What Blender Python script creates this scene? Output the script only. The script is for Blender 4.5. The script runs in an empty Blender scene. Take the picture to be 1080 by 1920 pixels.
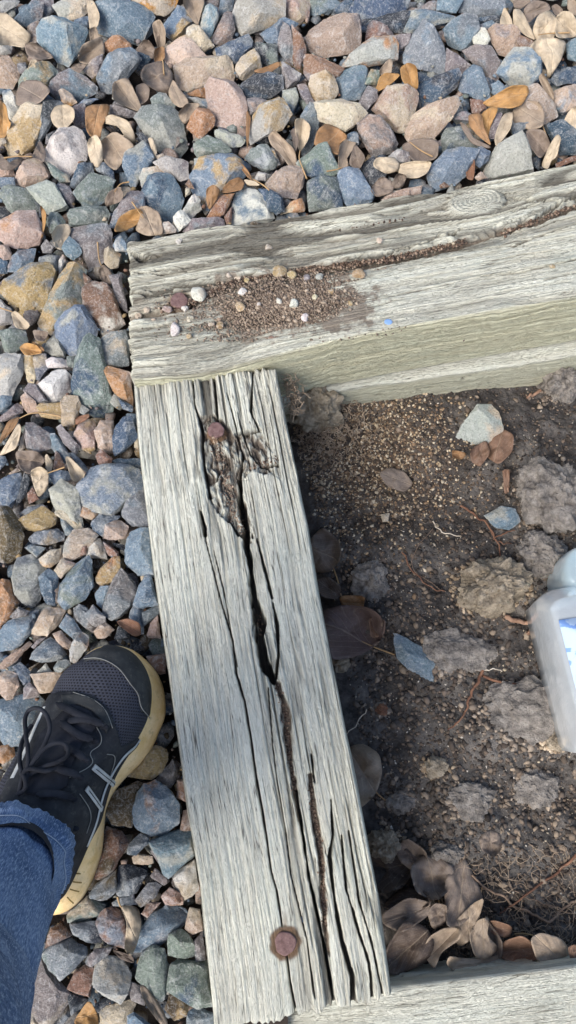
import bpy, bmesh, math, random
import numpy as np
from mathutils import Vector
random.seed(7); R = np.random.RandomState(11)
scene = bpy.context.scene

# ---------------------------------------------------------------- camera
TILT = math.radians(18.0); CAMZ = 0.76; F = 1386.0
cam_d = bpy.data.cameras.new('camera'); cam = bpy.data.objects.new('camera', cam_d)
scene.collection.objects.link(cam)
cam.location = (0, 0, CAMZ); cam.rotation_euler = (TILT, 0, 0)
cam_d.sensor_fit = 'VERTICAL'; cam_d.sensor_height = 36; cam_d.lens = F/1920*36
cam_d.clip_start = 0.01; cam_d.clip_end = 100
scene.camera = cam
# ---------------------------------------------------------------- light
SUN_EL, SUN_AZ = 47.0, -138.0       # azimuth measured from +Y, clockwise
w = bpy.data.worlds.new('World'); scene.world = w; w.use_nodes = True
nt = w.node_tree; nt.nodes.clear()
sky = nt.nodes.new('ShaderNodeTexSky'); sky.sky_type = 'NISHITA'; sky.sun_disc = False
sky.sun_elevation = math.radians(SUN_EL); sky.sun_rotation = math.radians(SUN_AZ)
sky.air_density = 1.0; sky.dust_density = 2.5
bg = nt.nodes.new('ShaderNodeBackground'); bg.inputs[1].default_value = 0.12
wo = nt.nodes.new('ShaderNodeOutputWorld')
nt.links.new(sky.outputs[0], bg.inputs[0]); nt.links.new(bg.outputs[0], wo.inputs[0])
sl = bpy.data.lights.new('sun', 'SUN'); sl.energy = 2.1; sl.angle = math.radians(32); sl.color = (1.0, 0.97, 0.93)
so = bpy.data.objects.new('sun', sl); scene.collection.objects.link(so)
az = math.radians(SUN_AZ); el = math.radians(SUN_EL)
sd = Vector((math.sin(az)*math.cos(el), math.cos(az)*math.cos(el), math.sin(el)))
so.rotation_euler = sd.to_track_quat('Z', 'Y').to_euler(); so.location = sd*3
scene.view_settings.view_transform = 'Standard'; scene.view_settings.look = 'None'
scene.view_settings.exposure = 0.98; scene.view_settings.gamma = 1.0
scene.view_settings.use_curve_mapping = False

# ---------------------------------------------------------------- maths
ct, st = math.cos(TILT), math.sin(TILT)
FWD = np.array([0, st, -ct]); UP = np.array([0, ct, st]); CAM = np.array([0, 0, CAMZ])
def ray(px, py):
    px = np.asarray(px, float); py = np.asarray(py, float)
    d = np.stack([(px-540)/F, np.zeros_like(px), np.zeros_like(px)], -1)
    return d + FWD - ((py-960)/F)[..., None]*UP
def W(px, py, z):
    d = ray(px, py); t = (np.asarray(z)-CAMZ)/d[..., 2]
    return CAM + d*t[..., None]
def Wp(px, py, P0, n):
    d = ray(px, py); t = ((P0-CAM) @ n)/(d @ n)
    return CAM + d*t[..., None]
def PX(P):
    P = np.asarray(P, float)-CAM
    dz = P @ FWD
    return 540 + F*P[..., 0]/dz, 960 - F*(P @ UP)/dz
def _hash(ix, iy, iz, seed):
    h = (ix.astype(np.int64)*374761393 + iy.astype(np.int64)*668265263 + iz*2147483647 + seed*974634777) & 0xffffffff
    h = ((h ^ (h >> 13))*1274126177) & 0xffffffff
    h = ((h ^ (h >> 16))*2246822519) & 0xffffffff
    return ((h ^ (h >> 13)) & 0xffffff)/float(0x1000000)
def vn(x, y, seed=0):
    x = np.asarray(x, float); y = np.asarray(y, float)
    xi = np.floor(x); yi = np.floor(y); u = x-xi; v = y-yi
    u = u*u*u*(u*(6*u-15)+10); v = v*v*v*(v*(6*v-15)+10)
    a = _hash(xi, yi, 0, seed); b = _hash(xi+1, yi, 0, seed); c = _hash(xi, yi+1, 0, seed); d = _hash(xi+1, yi+1, 0, seed)
    return (a*(1-u)+b*u)*(1-v) + (c*(1-u)+d*u)*v - 0.5
def fbm(x, y, o=4, seed=0, g=0.5):
    r = 0; a = 1.0
    for i in range(o):
        r = r + a*vn(x*2**i+i*17.3, y*2**i-i*9.1, seed+i); a *= g
    return r
def vn3(p, seed=0):
    i = np.floor(p); f = p-i; f = f*f*(3-2*f); r = 0
    for dx in (0, 1):
        for dy in (0, 1):
            for dz in (0, 1):
                wgt = (f[:, 0] if dx else 1-f[:, 0])*(f[:, 1] if dy else 1-f[:, 1])*(f[:, 2] if dz else 1-f[:, 2])
                r = r + wgt*_hash(i[:, 0]+dx, i[:, 1]+dy, (i[:, 2].astype(np.int64)+dz)*97, seed)
    return r-0.5
def sstep(a, b, x):
    t = np.clip((x-a)/(b-a), 0, 1); return t*t*(3-2*t)
def cell(x, y, seed=0):
    xi = np.floor(x); yi = np.floor(y); best = np.full(x.shape, 9.0); sec = best.copy()
    for dx in (-1, 0, 1):
        for dy in (-1, 0, 1):
            cx = xi+dx; cy = yi+dy
            d = np.hypot(cx+_hash(cx, cy, 1, seed)-x, cy+_hash(cx, cy, 2, seed)-y)
            sec = np.minimum(sec, np.maximum(best, d)); best = np.minimum(best, d)
    return best, sec
def inpoly(x, y, poly):
    r = np.zeros(np.shape(x), bool); n = len(poly)
    for i in range(n):
        x0, y0 = poly[i]; x1, y1 = poly[(i+1) % n]
        if y0 == y1: continue
        c = ((y0 > y) != (y1 > y)) & (x < (x1-x0)*(y-y0)/(y1-y0)+x0)
        r ^= c
    return r
def polydist(x, y, pts, ws=None, closed=False):
    """distance to a polyline minus nothing, plus interpolated width at the nearest point"""
    best = np.full(np.shape(x), 9.0); bw = np.zeros(np.shape(x)); n = len(pts)
    if ws is None: ws = [0]*n
    for i in range(n if closed else n-1):
        a = pts[i]; b = pts[(i+1) % n]; d = (b[0]-a[0], b[1]-a[1]); L = d[0]**2+d[1]**2+1e-12
        t = np.clip(((x-a[0])*d[0]+(y-a[1])*d[1])/L, 0, 1)
        q = np.hypot(x-a[0]-t*d[0], y-a[1]-t*d[1]); m = q < best
        best = np.where(m, q, best); bw = np.where(m, ws[i]*(1-t)+ws[(i+1) % n]*t, bw)
    return best, bw
def resample(pts, n, closed=False):
    p = np.asarray(pts, float)
    if closed: p = np.vstack([p, p[:1]])
    d = np.r_[0, np.cumsum(np.linalg.norm(np.diff(p, axis=0), axis=1))]
    t = np.linspace(0, d[-1], n+1)[:-1] if closed else np.linspace(0, d[-1], n)
    return np.stack([np.interp(t, d, p[:, k]) for k in range(p.shape[1])], -1)
def smooth_poly(pts, n, it=2, k=.25):
    p = np.asarray(pts, float)
    for _ in range(it):      # Chaikin
        q = np.roll(p, -1, axis=0); p = np.stack([(1-k)*p+k*q, k*p+(1-k)*q], 1).reshape(-1, p.shape[1])
    return resample(p, n, True)
def spline(pts, n):
    p = np.asarray(pts, float)
    for _ in range(2):
        q = [p[0]]
        for i in range(len(p)-1): q += [.75*p[i]+.25*p[i+1], .25*p[i]+.75*p[i+1]]
        q.append(p[-1]); p = np.array(q)
    return resample(p, n)
def lin(rgb):
    return tuple((c/255/12.92 if c/255 <= .04045 else ((c/255+.055)/1.055)**2.4) for c in rgb)

# ---------------------------------------------------------------- object helpers
col = scene.collection
def mesh_obj(name, V, Fc, mat, parent=None, smooth=True, attrs=None, uv=None, sharp=0):
    me = bpy.data.meshes.new(name); V = np.asarray(V, np.float32)
    if isinstance(Fc, np.ndarray):
        k = Fc.shape[1]; me.vertices.add(len(V)); me.vertices.foreach_set('co', V.ravel())
        me.loops.add(Fc.size); me.loops.foreach_set('vertex_index', Fc.astype(np.int32).ravel())
        me.polygons.add(len(Fc)); me.polygons.foreach_set('loop_start', np.arange(0, Fc.size, k, dtype=np.int32))
        try: me.polygons.foreach_set('loop_total', np.full(len(Fc), k, np.int32))
        except Exception: pass
        me.update(calc_edges=True)
    else:
        me.from_pydata(V.tolist(), [], Fc)
    me.validate()
    if smooth: me.polygons.foreach_set('use_smooth', np.ones(len(me.polygons), bool))
    for k, a in (attrs or {}).items():
        a = np.asarray(a, np.float32)
        if a.ndim == 1:
            at = me.attributes.new(k, 'FLOAT', 'POINT'); at.data.foreach_set('value', a)
        else:
            at = me.attributes.new(k, 'FLOAT_COLOR', 'POINT')
            at.data.foreach_set('color', np.c_[a, np.ones(len(a))].astype(np.float32).ravel())
    if uv is not None:
        ul = me.uv_layers.new(name='UVMap'); li = np.zeros(len(me.loops), np.int32); me.loops.foreach_get('vertex_index', li)
        ul.data.foreach_set('uv', np.asarray(uv, np.float32)[li].ravel())
    me.materials.append(mat)
    if sharp: me.set_sharp_from_angle(angle=math.radians(sharp))
    o = bpy.data.objects.new(name, me); col.objects.link(o)
    if parent is not None: o.parent = parent
    return o
def tag(o, label=None, cat=None, group=None, kind=None):
    if label: o['label'] = label
    if cat: o['category'] = cat
    if group: o['group'] = group
    if kind: o['kind'] = kind
    return o
def empty(name, loc=(0, 0, 0)):
    o = bpy.data.objects.new(name, None); col.objects.link(o); o.empty_display_size = .01
    return o
def gridfaces(n, m, off=0, wrap=False):
    i = np.arange(n-1)[:, None]; j = np.arange(m if wrap else m-1)[None]; j2 = (j+1) % m
    a = i*m+j; b = i*m+j2; c = (i+1)*m+j2; d = (i+1)*m+j
    return (np.stack([a, b, c, d], -1).reshape(-1, 4)+off)
def tube_geo(pts, r, sides=6):
    p = np.asarray(pts, float); n = len(p); r = np.broadcast_to(np.asarray(r, float), (n,))
    t = np.gradient(p, axis=0); t /= np.linalg.norm(t, axis=1)[:, None]+1e-12
    ref = np.array([0.13, 0.2, 1.0]); a = np.cross(t, ref); a /= np.linalg.norm(a, axis=1)[:, None]+1e-12
    b = np.cross(t, a); th = np.linspace(0, 2*math.pi, sides, endpoint=False)
    V = p[:, None]+r[:, None, None]*(a[:, None]*np.cos(th)[None, :, None]+b[:, None]*np.sin(th)[None, :, None])
    Fc = gridfaces(n, sides, 0, True)
    V = V.reshape(-1, 3)
    return V, Fc
def join_geo(gs):
    Vs = []; Fs = []; o = 0
    for V, Fc in gs:
        Vs.append(V); Fs.append(Fc+o); o += len(V)
    return np.vstack(Vs), np.vstack(Fs)
def tube(name, pts, r, mat, parent=None, sides=6):
    V, Fc = tube_geo(pts, r, sides); return mesh_obj(name, V, Fc, mat, parent)
ICO = None
def ico(sub=0):
    bm = bmesh.new(); bmesh.ops.create_icosphere(bm, subdivisions=sub+1, radius=1)
    V = np.array([v.co[:] for v in bm.verts]); Fc = np.array([[v.index for v in f.verts] for f in bm.faces]); bm.free()
    return V, Fc
def hull(points):
    bm = bmesh.new()
    for p in points: bm.verts.new(p)
    r = bmesh.ops.convex_hull(bm, input=bm.verts)
    bad = [v for v in bm.verts if not v.link_faces]
    for v in bad: bm.verts.remove(v)
    bmesh.ops.triangulate(bm, faces=bm.faces)
    bm.verts.index_update()
    V = np.array([v.co[:] for v in bm.verts]); Fc = np.array([[v.index for v in f.verts] for f in bm.faces]); bm.free()
    return V, Fc
def subdiv(V, Fc):
    e = np.concatenate([Fc[:, [0, 1]], Fc[:, [1, 2]], Fc[:, [2, 0]]]); es = np.sort(e, axis=1)
    key = es[:, 0].astype(np.int64)*1000000+es[:, 1]; u, inv = np.unique(key, return_inverse=True)
    mid = (V[u//1000000]+V[u % 1000000])/2; n = len(V); k = len(Fc); inv = inv.ravel()
    a, b, c = inv[:k]+n, inv[k:2*k]+n, inv[2*k:]+n
    V2 = np.vstack([V, mid])
    F2 = np.vstack([np.stack([Fc[:, 0], a, c], 1), np.stack([a, Fc[:, 1], b], 1), np.stack([c, b, Fc[:, 2]], 1), np.stack([a, b, c], 1)])
    return V2, F2
def lap(V, Fc, k=0.5, it=1):
    e = np.concatenate([Fc[:, [0, 1]], Fc[:, [1, 2]], Fc[:, [2, 0]]]); e = np.concatenate([e, e[:, ::-1]])
    for _ in range(it):
        s = np.zeros_like(V); c = np.zeros(len(V)); np.add.at(s, e[:, 0], V[e[:, 1]]); np.add.at(c, e[:, 0], 1)
        V = V*(1-k)+k*s/np.maximum(c, 1)[:, None]
    return V
def vnormals(V, Fc):
    n = np.cross(V[Fc[:, 1]]-V[Fc[:, 0]], V[Fc[:, 2]]-V[Fc[:, 0]]); N = np.zeros_like(V)
    for k in range(3): np.add.at(N, Fc[:, k], n)
    return N/(np.linalg.norm(N, axis=1)[:, None]+1e-12)

# ---------------------------------------------------------------- materials
class NT:
    def __init__(s, name):
        s.m = bpy.data.materials.new(name); s.m.use_nodes = True; s.t = s.m.node_tree; s.b = s.t.nodes['Principled BSDF']
    def n(s, ty, **kw):
        x = s.t.nodes.new(ty)
        for k, v in kw.items():
            if k.startswith('i_'):
                key = k[2:]; x.inputs[int(key) if key.isdigit() else key.replace('_', ' ')].default_value = v
            else: setattr(x, k, v)
        return x
    def l(s, a, b): s.t.links.new(a, b)
    def noise(s, vec, scale, det=4, rough=.6, dist=0.0):
        x = s.n('ShaderNodeTexNoise', i_Scale=scale, i_Detail=det, i_Roughness=rough, i_Distortion=dist)
        if vec is not None: s.l(vec, x.inputs['Vector'])
        return x.outputs[0]
    def ramp(s, f, stops):
        x = s.n('ShaderNodeValToRGB'); e = x.color_ramp.elements
        while len(e) < len(stops): e.new(.5)
        for q, (p, c) in zip(e, stops):
            q.position = p; q.color = tuple(c)+(1,) if not np.isscalar(c) else (c, c, c, 1)
        s.l(f, x.inputs[0]); return x.outputs[0]
    def mix(s, f, a, b, mode='MIX'):
        x = s.n('ShaderNodeMix', data_type='RGBA', blend_type=mode)
        for v, i in ((f, 0), (a, 6), (b, 7)):
            if isinstance(v, bpy.types.NodeSocket): s.l(v, x.inputs[i])
            elif i == 0: x.inputs[0].default_value = v
            else: x.inputs[i].default_value = tuple(v)[:3]+(1,)
        return x.outputs[2]
    def math(s, op, a, b=0.0, clamp=False):
        x = s.n('ShaderNodeMath', operation=op, use_clamp=clamp)
        for v, i in ((a, 0), (b, 1)):
            if isinstance(v, bpy.types.NodeSocket): s.l(v, x.inputs[i])
            else: x.inputs[i].default_value = v
        return x.outputs[0]
    def attr(s, name, ty='GEOMETRY'): return s.n('ShaderNodeAttribute', attribute_name=name, attribute_type=ty)
    def mapping(s, vec, scale, rot=(0, 0, 0)):
        x = s.n('ShaderNodeMapping'); x.inputs['Scale'].default_value = scale; x.inputs['Rotation'].default_value = rot
        s.l(vec, x.inputs[0]); return x.outputs[0]
    def bump(s, h, dist, strength=1.0, prev=None):
        x = s.n('ShaderNodeBump', i_Strength=strength, i_Distance=dist); s.l(h, x.inputs['Height'])
        if prev is not None: s.l(prev, x.inputs['Normal'])
        return x.outputs[0]
    def done(s, color=None, rough=.8, normal=None, spec=.3):
        if color is not None:
            if isinstance(color, bpy.types.NodeSocket): s.l(color, s.b.inputs['Base Color'])
            else: s.b.inputs['Base Color'].default_value = tuple(color)+(1,)
        s.b.inputs['Roughness'].default_value = rough; s.b.inputs['Specular IOR Level'].default_value = spec
        if normal is not None: s.l(normal, s.b.inputs['Normal'])
        return s.m
def stone_mat(name, mode):
    k = NT(name); pos = k.n('ShaderNodeNewGeometry').outputs['Position']
    if mode == 'obj':
        c1 = k.n('ShaderNodeObjectInfo').outputs['Color']; c2 = k.attr('tint2', 'OBJECT').outputs['Color']
        rnd = k.n('ShaderNodeObjectInfo').outputs['Random']
        am = k.attr('amount2', 'OBJECT').outputs['Fac']
    else:
        c1 = k.attr('tint').outputs['Color']; c2 = k.mix(.5, c1, (.4, .33, .27)); rnd = None; am = None
    big = k.noise(pos, 26, 4, .6, .4)
    if am is not None: big = k.math('ADD', big, am)
    m = k.ramp(big, [(.50, 0.0), (.60, 1.0)])
    c = k.mix(m, c1, c2)
    # layered streaks
    st_ = k.noise(k.mapping(pos, (1, 1, 1.0), (.5, .7, .3)), 60, 5, .7, 1.5)
    c = k.mix(k.ramp(st_, [(.33, 0.45), (.45, .0), (.58, 0.0), (.75, .35)]), c, k.mix(.6, c, (.9, .9, .88)))
    fine = k.noise(pos, 420, 3, .8)
    c = k.mix(k.ramp(fine, [(.30, .8), (.47, 0.0)]), c, k.mix(.6, c, (.03, .03, .035)))
    c = k.mix(k.ramp(fine, [(.55, 0.0), (.70, .45)]), c, (.70, .69, .66))
    vein = k.noise(pos, 48, 3, .5, 2.2)
    vv = k.math('ABSOLUTE', k.math('SUBTRACT', vein, .5))
    c = k.mix(k.ramp(vv, [(0.0, .40), (.016, 0.0)]), c, (.66, .64, .6))
    if mode == 'obj':
        pt = k.n('ShaderNodeNewGeometry').outputs['Pointiness']
        c = k.mix(k.ramp(pt, [(.53, 0.0), (.62, .45)]), c, (.72, .70, .67))
    b = k.bump(k.noise(pos, 190, 6, .8, .2), .0045, 1.0)
    b = k.bump(fine, .0008, .7, b)
    return k.done(c, .82, b, .25)
M = {}
M['stone'] = stone_mat('crushed_stone', 'obj'); M['bed'] = stone_mat('bed_stone', 'attr')

def wood_mat():
    k = NT('weathered_wood'); uv = k.n('ShaderNodeUVMap').outputs[0]
    wob = k.noise(k.mapping(uv, (14, 30, 1)), 1, 2)
    comb = k.n('ShaderNodeVectorMath', operation='MULTIPLY_ADD'); k.l(uv, comb.inputs[0]); comb.inputs[1].default_value = (1, 1, 1)
    sc = k.n('ShaderNodeVectorMath', operation='SCALE'); sc.inputs['Scale'].default_value = .004
    cx = k.n('ShaderNodeCombineXYZ'); k.l(wob, cx.inputs[1]); k.l(cx.outputs[0], sc.inputs[0]); k.l(sc.outputs[0], comb.inputs[2])
    v = comb.outputs[0]
    fib = k.noise(k.mapping(v, (26, 760, 1)), 1, 6, .78)
    fib2 = k.noise(k.mapping(v, (80, 1900, 1)), 1, 4, .8)
    dash = k.noise(k.mapping(v, (75, 620, 1)), 1, 2, .5)
    wide = k.noise(k.mapping(v, (6, 55, 1)), 1, 4, .6)
    blot = k.noise(k.mapping(v, (18, 26, 1)), 1, 4, .6)
    pale = (.90, .90, .77); warm = (.76, .735, .61); dark = (.16, .145, .12)
    c = k.mix(k.ramp(wide, [(.35, 0.0), (.62, 1.0)]), pale, warm)
    c = k.mix(k.ramp(blot, [(.5, 0.0), (.75, .45)]), c, (.58, .65, .57))
    c = k.mix(k.ramp(fib, [(.30, .75), (.43, .0)]), c, (.32, .30, .24))
    c = k.mix(k.ramp(fib2, [(.33, .7), (.46, 0.0)]), c, (.27, .25, .20))
    c = k.mix(k.ramp(dash, [(.25, .85), (.33, 0.0)]), c, (.20, .18, .145))
    c = k.mix(k.ramp(fib2, [(.55, 0.0), (.72, .7)]), c, (.74, .75, .70))
    hl = k.math('ABSOLUTE', k.math('SUBTRACT', k.noise(k.mapping(v, (5, 130, 1)), 1, 3, .6), .5)); hm = k.noise(k.mapping(v, (20, 50, 1)), 1, 3)
    hf = k.math('MULTIPLY', k.ramp(hl, [(0., 1.), (.014, 0.)]), k.ramp(hm, [(.42, 0.), (.52, 1.)]))
    c = k.mix(k.math('MULTIPLY', hf, .9), c, (.07, .06, .045))
    ol = k.attr('olive').outputs['Fac']
    oc = k.mix(k.ramp(fib, [(.35, 1.0), (.6, 0.0)]), k.mix(k.ramp(wide, [(.35, 0.), (.65, 1.)]), (.86, .83, .60), (.78, .79, .60)), (.52, .47, .30))
    c = k.mix(ol, c, oc)
    wv = k.attr('weather_shade').outputs['Fac']
    c = k.mix(k.math('MULTIPLY', wv, .75, True), c, k.mix(k.ramp(fib, [(.4, 0.), (.6, 1.)]), (.20, .175, .14), (.50, .48, .41)))
    gr = k.attr('groove').outputs['Fac']
    c = k.mix(gr, c, (.045, .034, .026))
    di = k.attr('dirt').outputs['Fac']
    pos = k.n('ShaderNodeNewGeometry').outputs['Position']
    c = k.mix(di, c, k.mix(k.noise(pos, 500, 3), (.17, .135, .105), (.34, .275, .215)))
    ru = k.attr('rust').outputs['Fac']
    c = k.mix(k.math('MULTIPLY', ru, .8), c, (.22, .12, .06))
    b = k.bump(fib, .0042, 1.0, k.bump(dash, .003, 1.0)); b = k.bump(fib2, .0010, 1.0, b)
    return k.done(c, .85, b, .2)
M['wood'] = wood_mat()
def simple_noise_mat(name, ca, cb, scale, bs, bd, rough=.9, spec=.2, stops=(.35, .65)):
    k = NT(name); pos = k.n('ShaderNodeNewGeometry').outputs['Position']
    n1 = k.noise(pos, scale, 6, .7); c = k.mix(k.ramp(n1, [(stops[0], 0.), (stops[1], 1.)]), ca, cb)
    return k.done(c, rough, k.bump(k.noise(pos, bs, 6, .75), bd, 1.0), spec)
M['rust'] = simple_noise_mat('rusted_steel', (.10, .055, .05), (.20, .125, .115), 300, 600, .0006, .7)
M['clod'] = simple_noise_mat('dry_soil_clod', (.20, .165, .12), (.62, .52, .39), 90, 260, .007)
M['clodg'] = simple_noise_mat('grey_soil_clod', (.14, .125, .112), (.48, .43, .375), 90, 260, .007)
M['root'] = simple_noise_mat('red_root', (.10, .045, .03), (.24, .13, .08), 90, 500, .0006)
M['rootb'] = simple_noise_mat('brown_root', (.12, .08, .055), (.26, .19, .14), 90, 500, .0006)
M['rootw'] = simple_noise_mat('pale_root', (.42, .34, .25), (.62, .55, .45), 90, 500, .0003)
M['rooto'] = simple_noise_mat('orange_root', (.17, .095, .06), (.36, .23, .16), 60, 500, .0006)
M['mat'] = simple_noise_mat('root_fibre', (.20, .14, .095), (.46, .36, .26), 60, 500, .0003)
M['stem'] = simple_noise_mat('leaf_stem', (.26, .16, .08), (.45, .30, .15), 40, 500, .0002, .6)
M['basedirt'] = simple_noise_mat('dark_ground', (.03, .024, .02), (.07, .055, .045), 60, 200, .004)
def soil_mat():
    k = NT('garden_soil'); pos = k.n('ShaderNodeNewGeometry').outputs['Position']
    n1 = k.noise(pos, 45, 8, .72); n2 = k.noise(pos, 300, 5, .8)
    dry = k.attr('dry').outputs['Fac']
    dk = k.mix(k.ramp(n1, [(.3, 0.), (.7, 1.)]), (.030, .027, .026), (.165, .148, .135)); lt = k.mix(k.ramp(n2, [(.3, 0.), (.7, 1.)]), (.18, .16, .142), (.46, .415, .36))
    f = k.math('ADD', dry, k.math('MULTIPLY', k.math('SUBTRACT', n1, .5), 1.2), True)
    c = k.mix(f, dk, lt)
    c = k.mix(k.ramp(n2, [(.62, 0.), (.72, .5)]), c, (.32, .28, .24))
    gz = k.attr('grit').outputs['Fac']; c = k.mix(k.math('MULTIPLY', gz, .7), c, k.mix(k.ramp(n2, [(.4, 0.), (.6, 1.)]), (.07, .05, .037), (.2, .155, .115)))
    return k.done(c, .95, k.bump(n2, .004, 1.0, k.bump(n1, .008, .9)), .15)
M['soil'] = soil_mat()
def grain_mat():
    k = NT('grit_grain'); c = k.attr('tint').outputs['Color']; pos = k.n('ShaderNodeNewGeometry').outputs['Position']
    c = k.mix(k.ramp(k.noise(pos, 900, 2), [(.4, .4), (.6, 0.)]), c, (.1, .08, .06)); return k.done(c, .85, None, .25)
M['grain'] = grain_mat()
def leaf_mat():
    k = NT('dry_leaf'); uv = k.n('ShaderNodeUVMap').outputs[0]
    sep = k.n('ShaderNodeSeparateXYZ'); k.l(uv, sep.inputs[0]); u, v = sep.outputs[0], sep.outputs[1]
    av = k.math('ABSOLUTE', v)
    side = k.math('SINE', k.math('MULTIPLY', k.math('SUBTRACT', u, k.math('MULTIPLY', av, .9)), 34.0))
    vein = k.ramp(side, [(.86, 0.), (1.0, 1.)]); mid = k.ramp(av, [(0.0, 1.), (.05, 0.)])
    vv = k.math('MAXIMUM', k.math('MULTIPLY', vein, .45), mid)
    pos = k.n('ShaderNodeNewGeometry').outputs['Position']
    c1 = k.n('ShaderNodeObjectInfo').outputs['Color']; n1 = k.noise(pos, 70, 6, .7); n2 = k.noise(pos, 500, 3, .7)
    c = k.mix(k.ramp(n1, [(.38, .65), (.58, 0.)]), c1, k.mix(.55, c1, (.07, .045, .03)))
    c = k.mix(k.ramp(n2, [(.58, 0.), (.75, .35)]), c, k.mix(.6, c1, (.7, .62, .5)))
    c = k.mix(k.math('MULTIPLY', vv, .4), c, k.mix(.5, c1, (.62, .5, .35)))
    b = k.bump(vv, .0010, .6, k.bump(n1, .002, .6)); b = k.bump(n2, .0004, .5, b)
    m = k.done(c, .6, b, .35)
    k.b.inputs['Subsurface Weight'].default_value = 0.0
    return m
M['leaf'] = leaf_mat()
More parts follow.
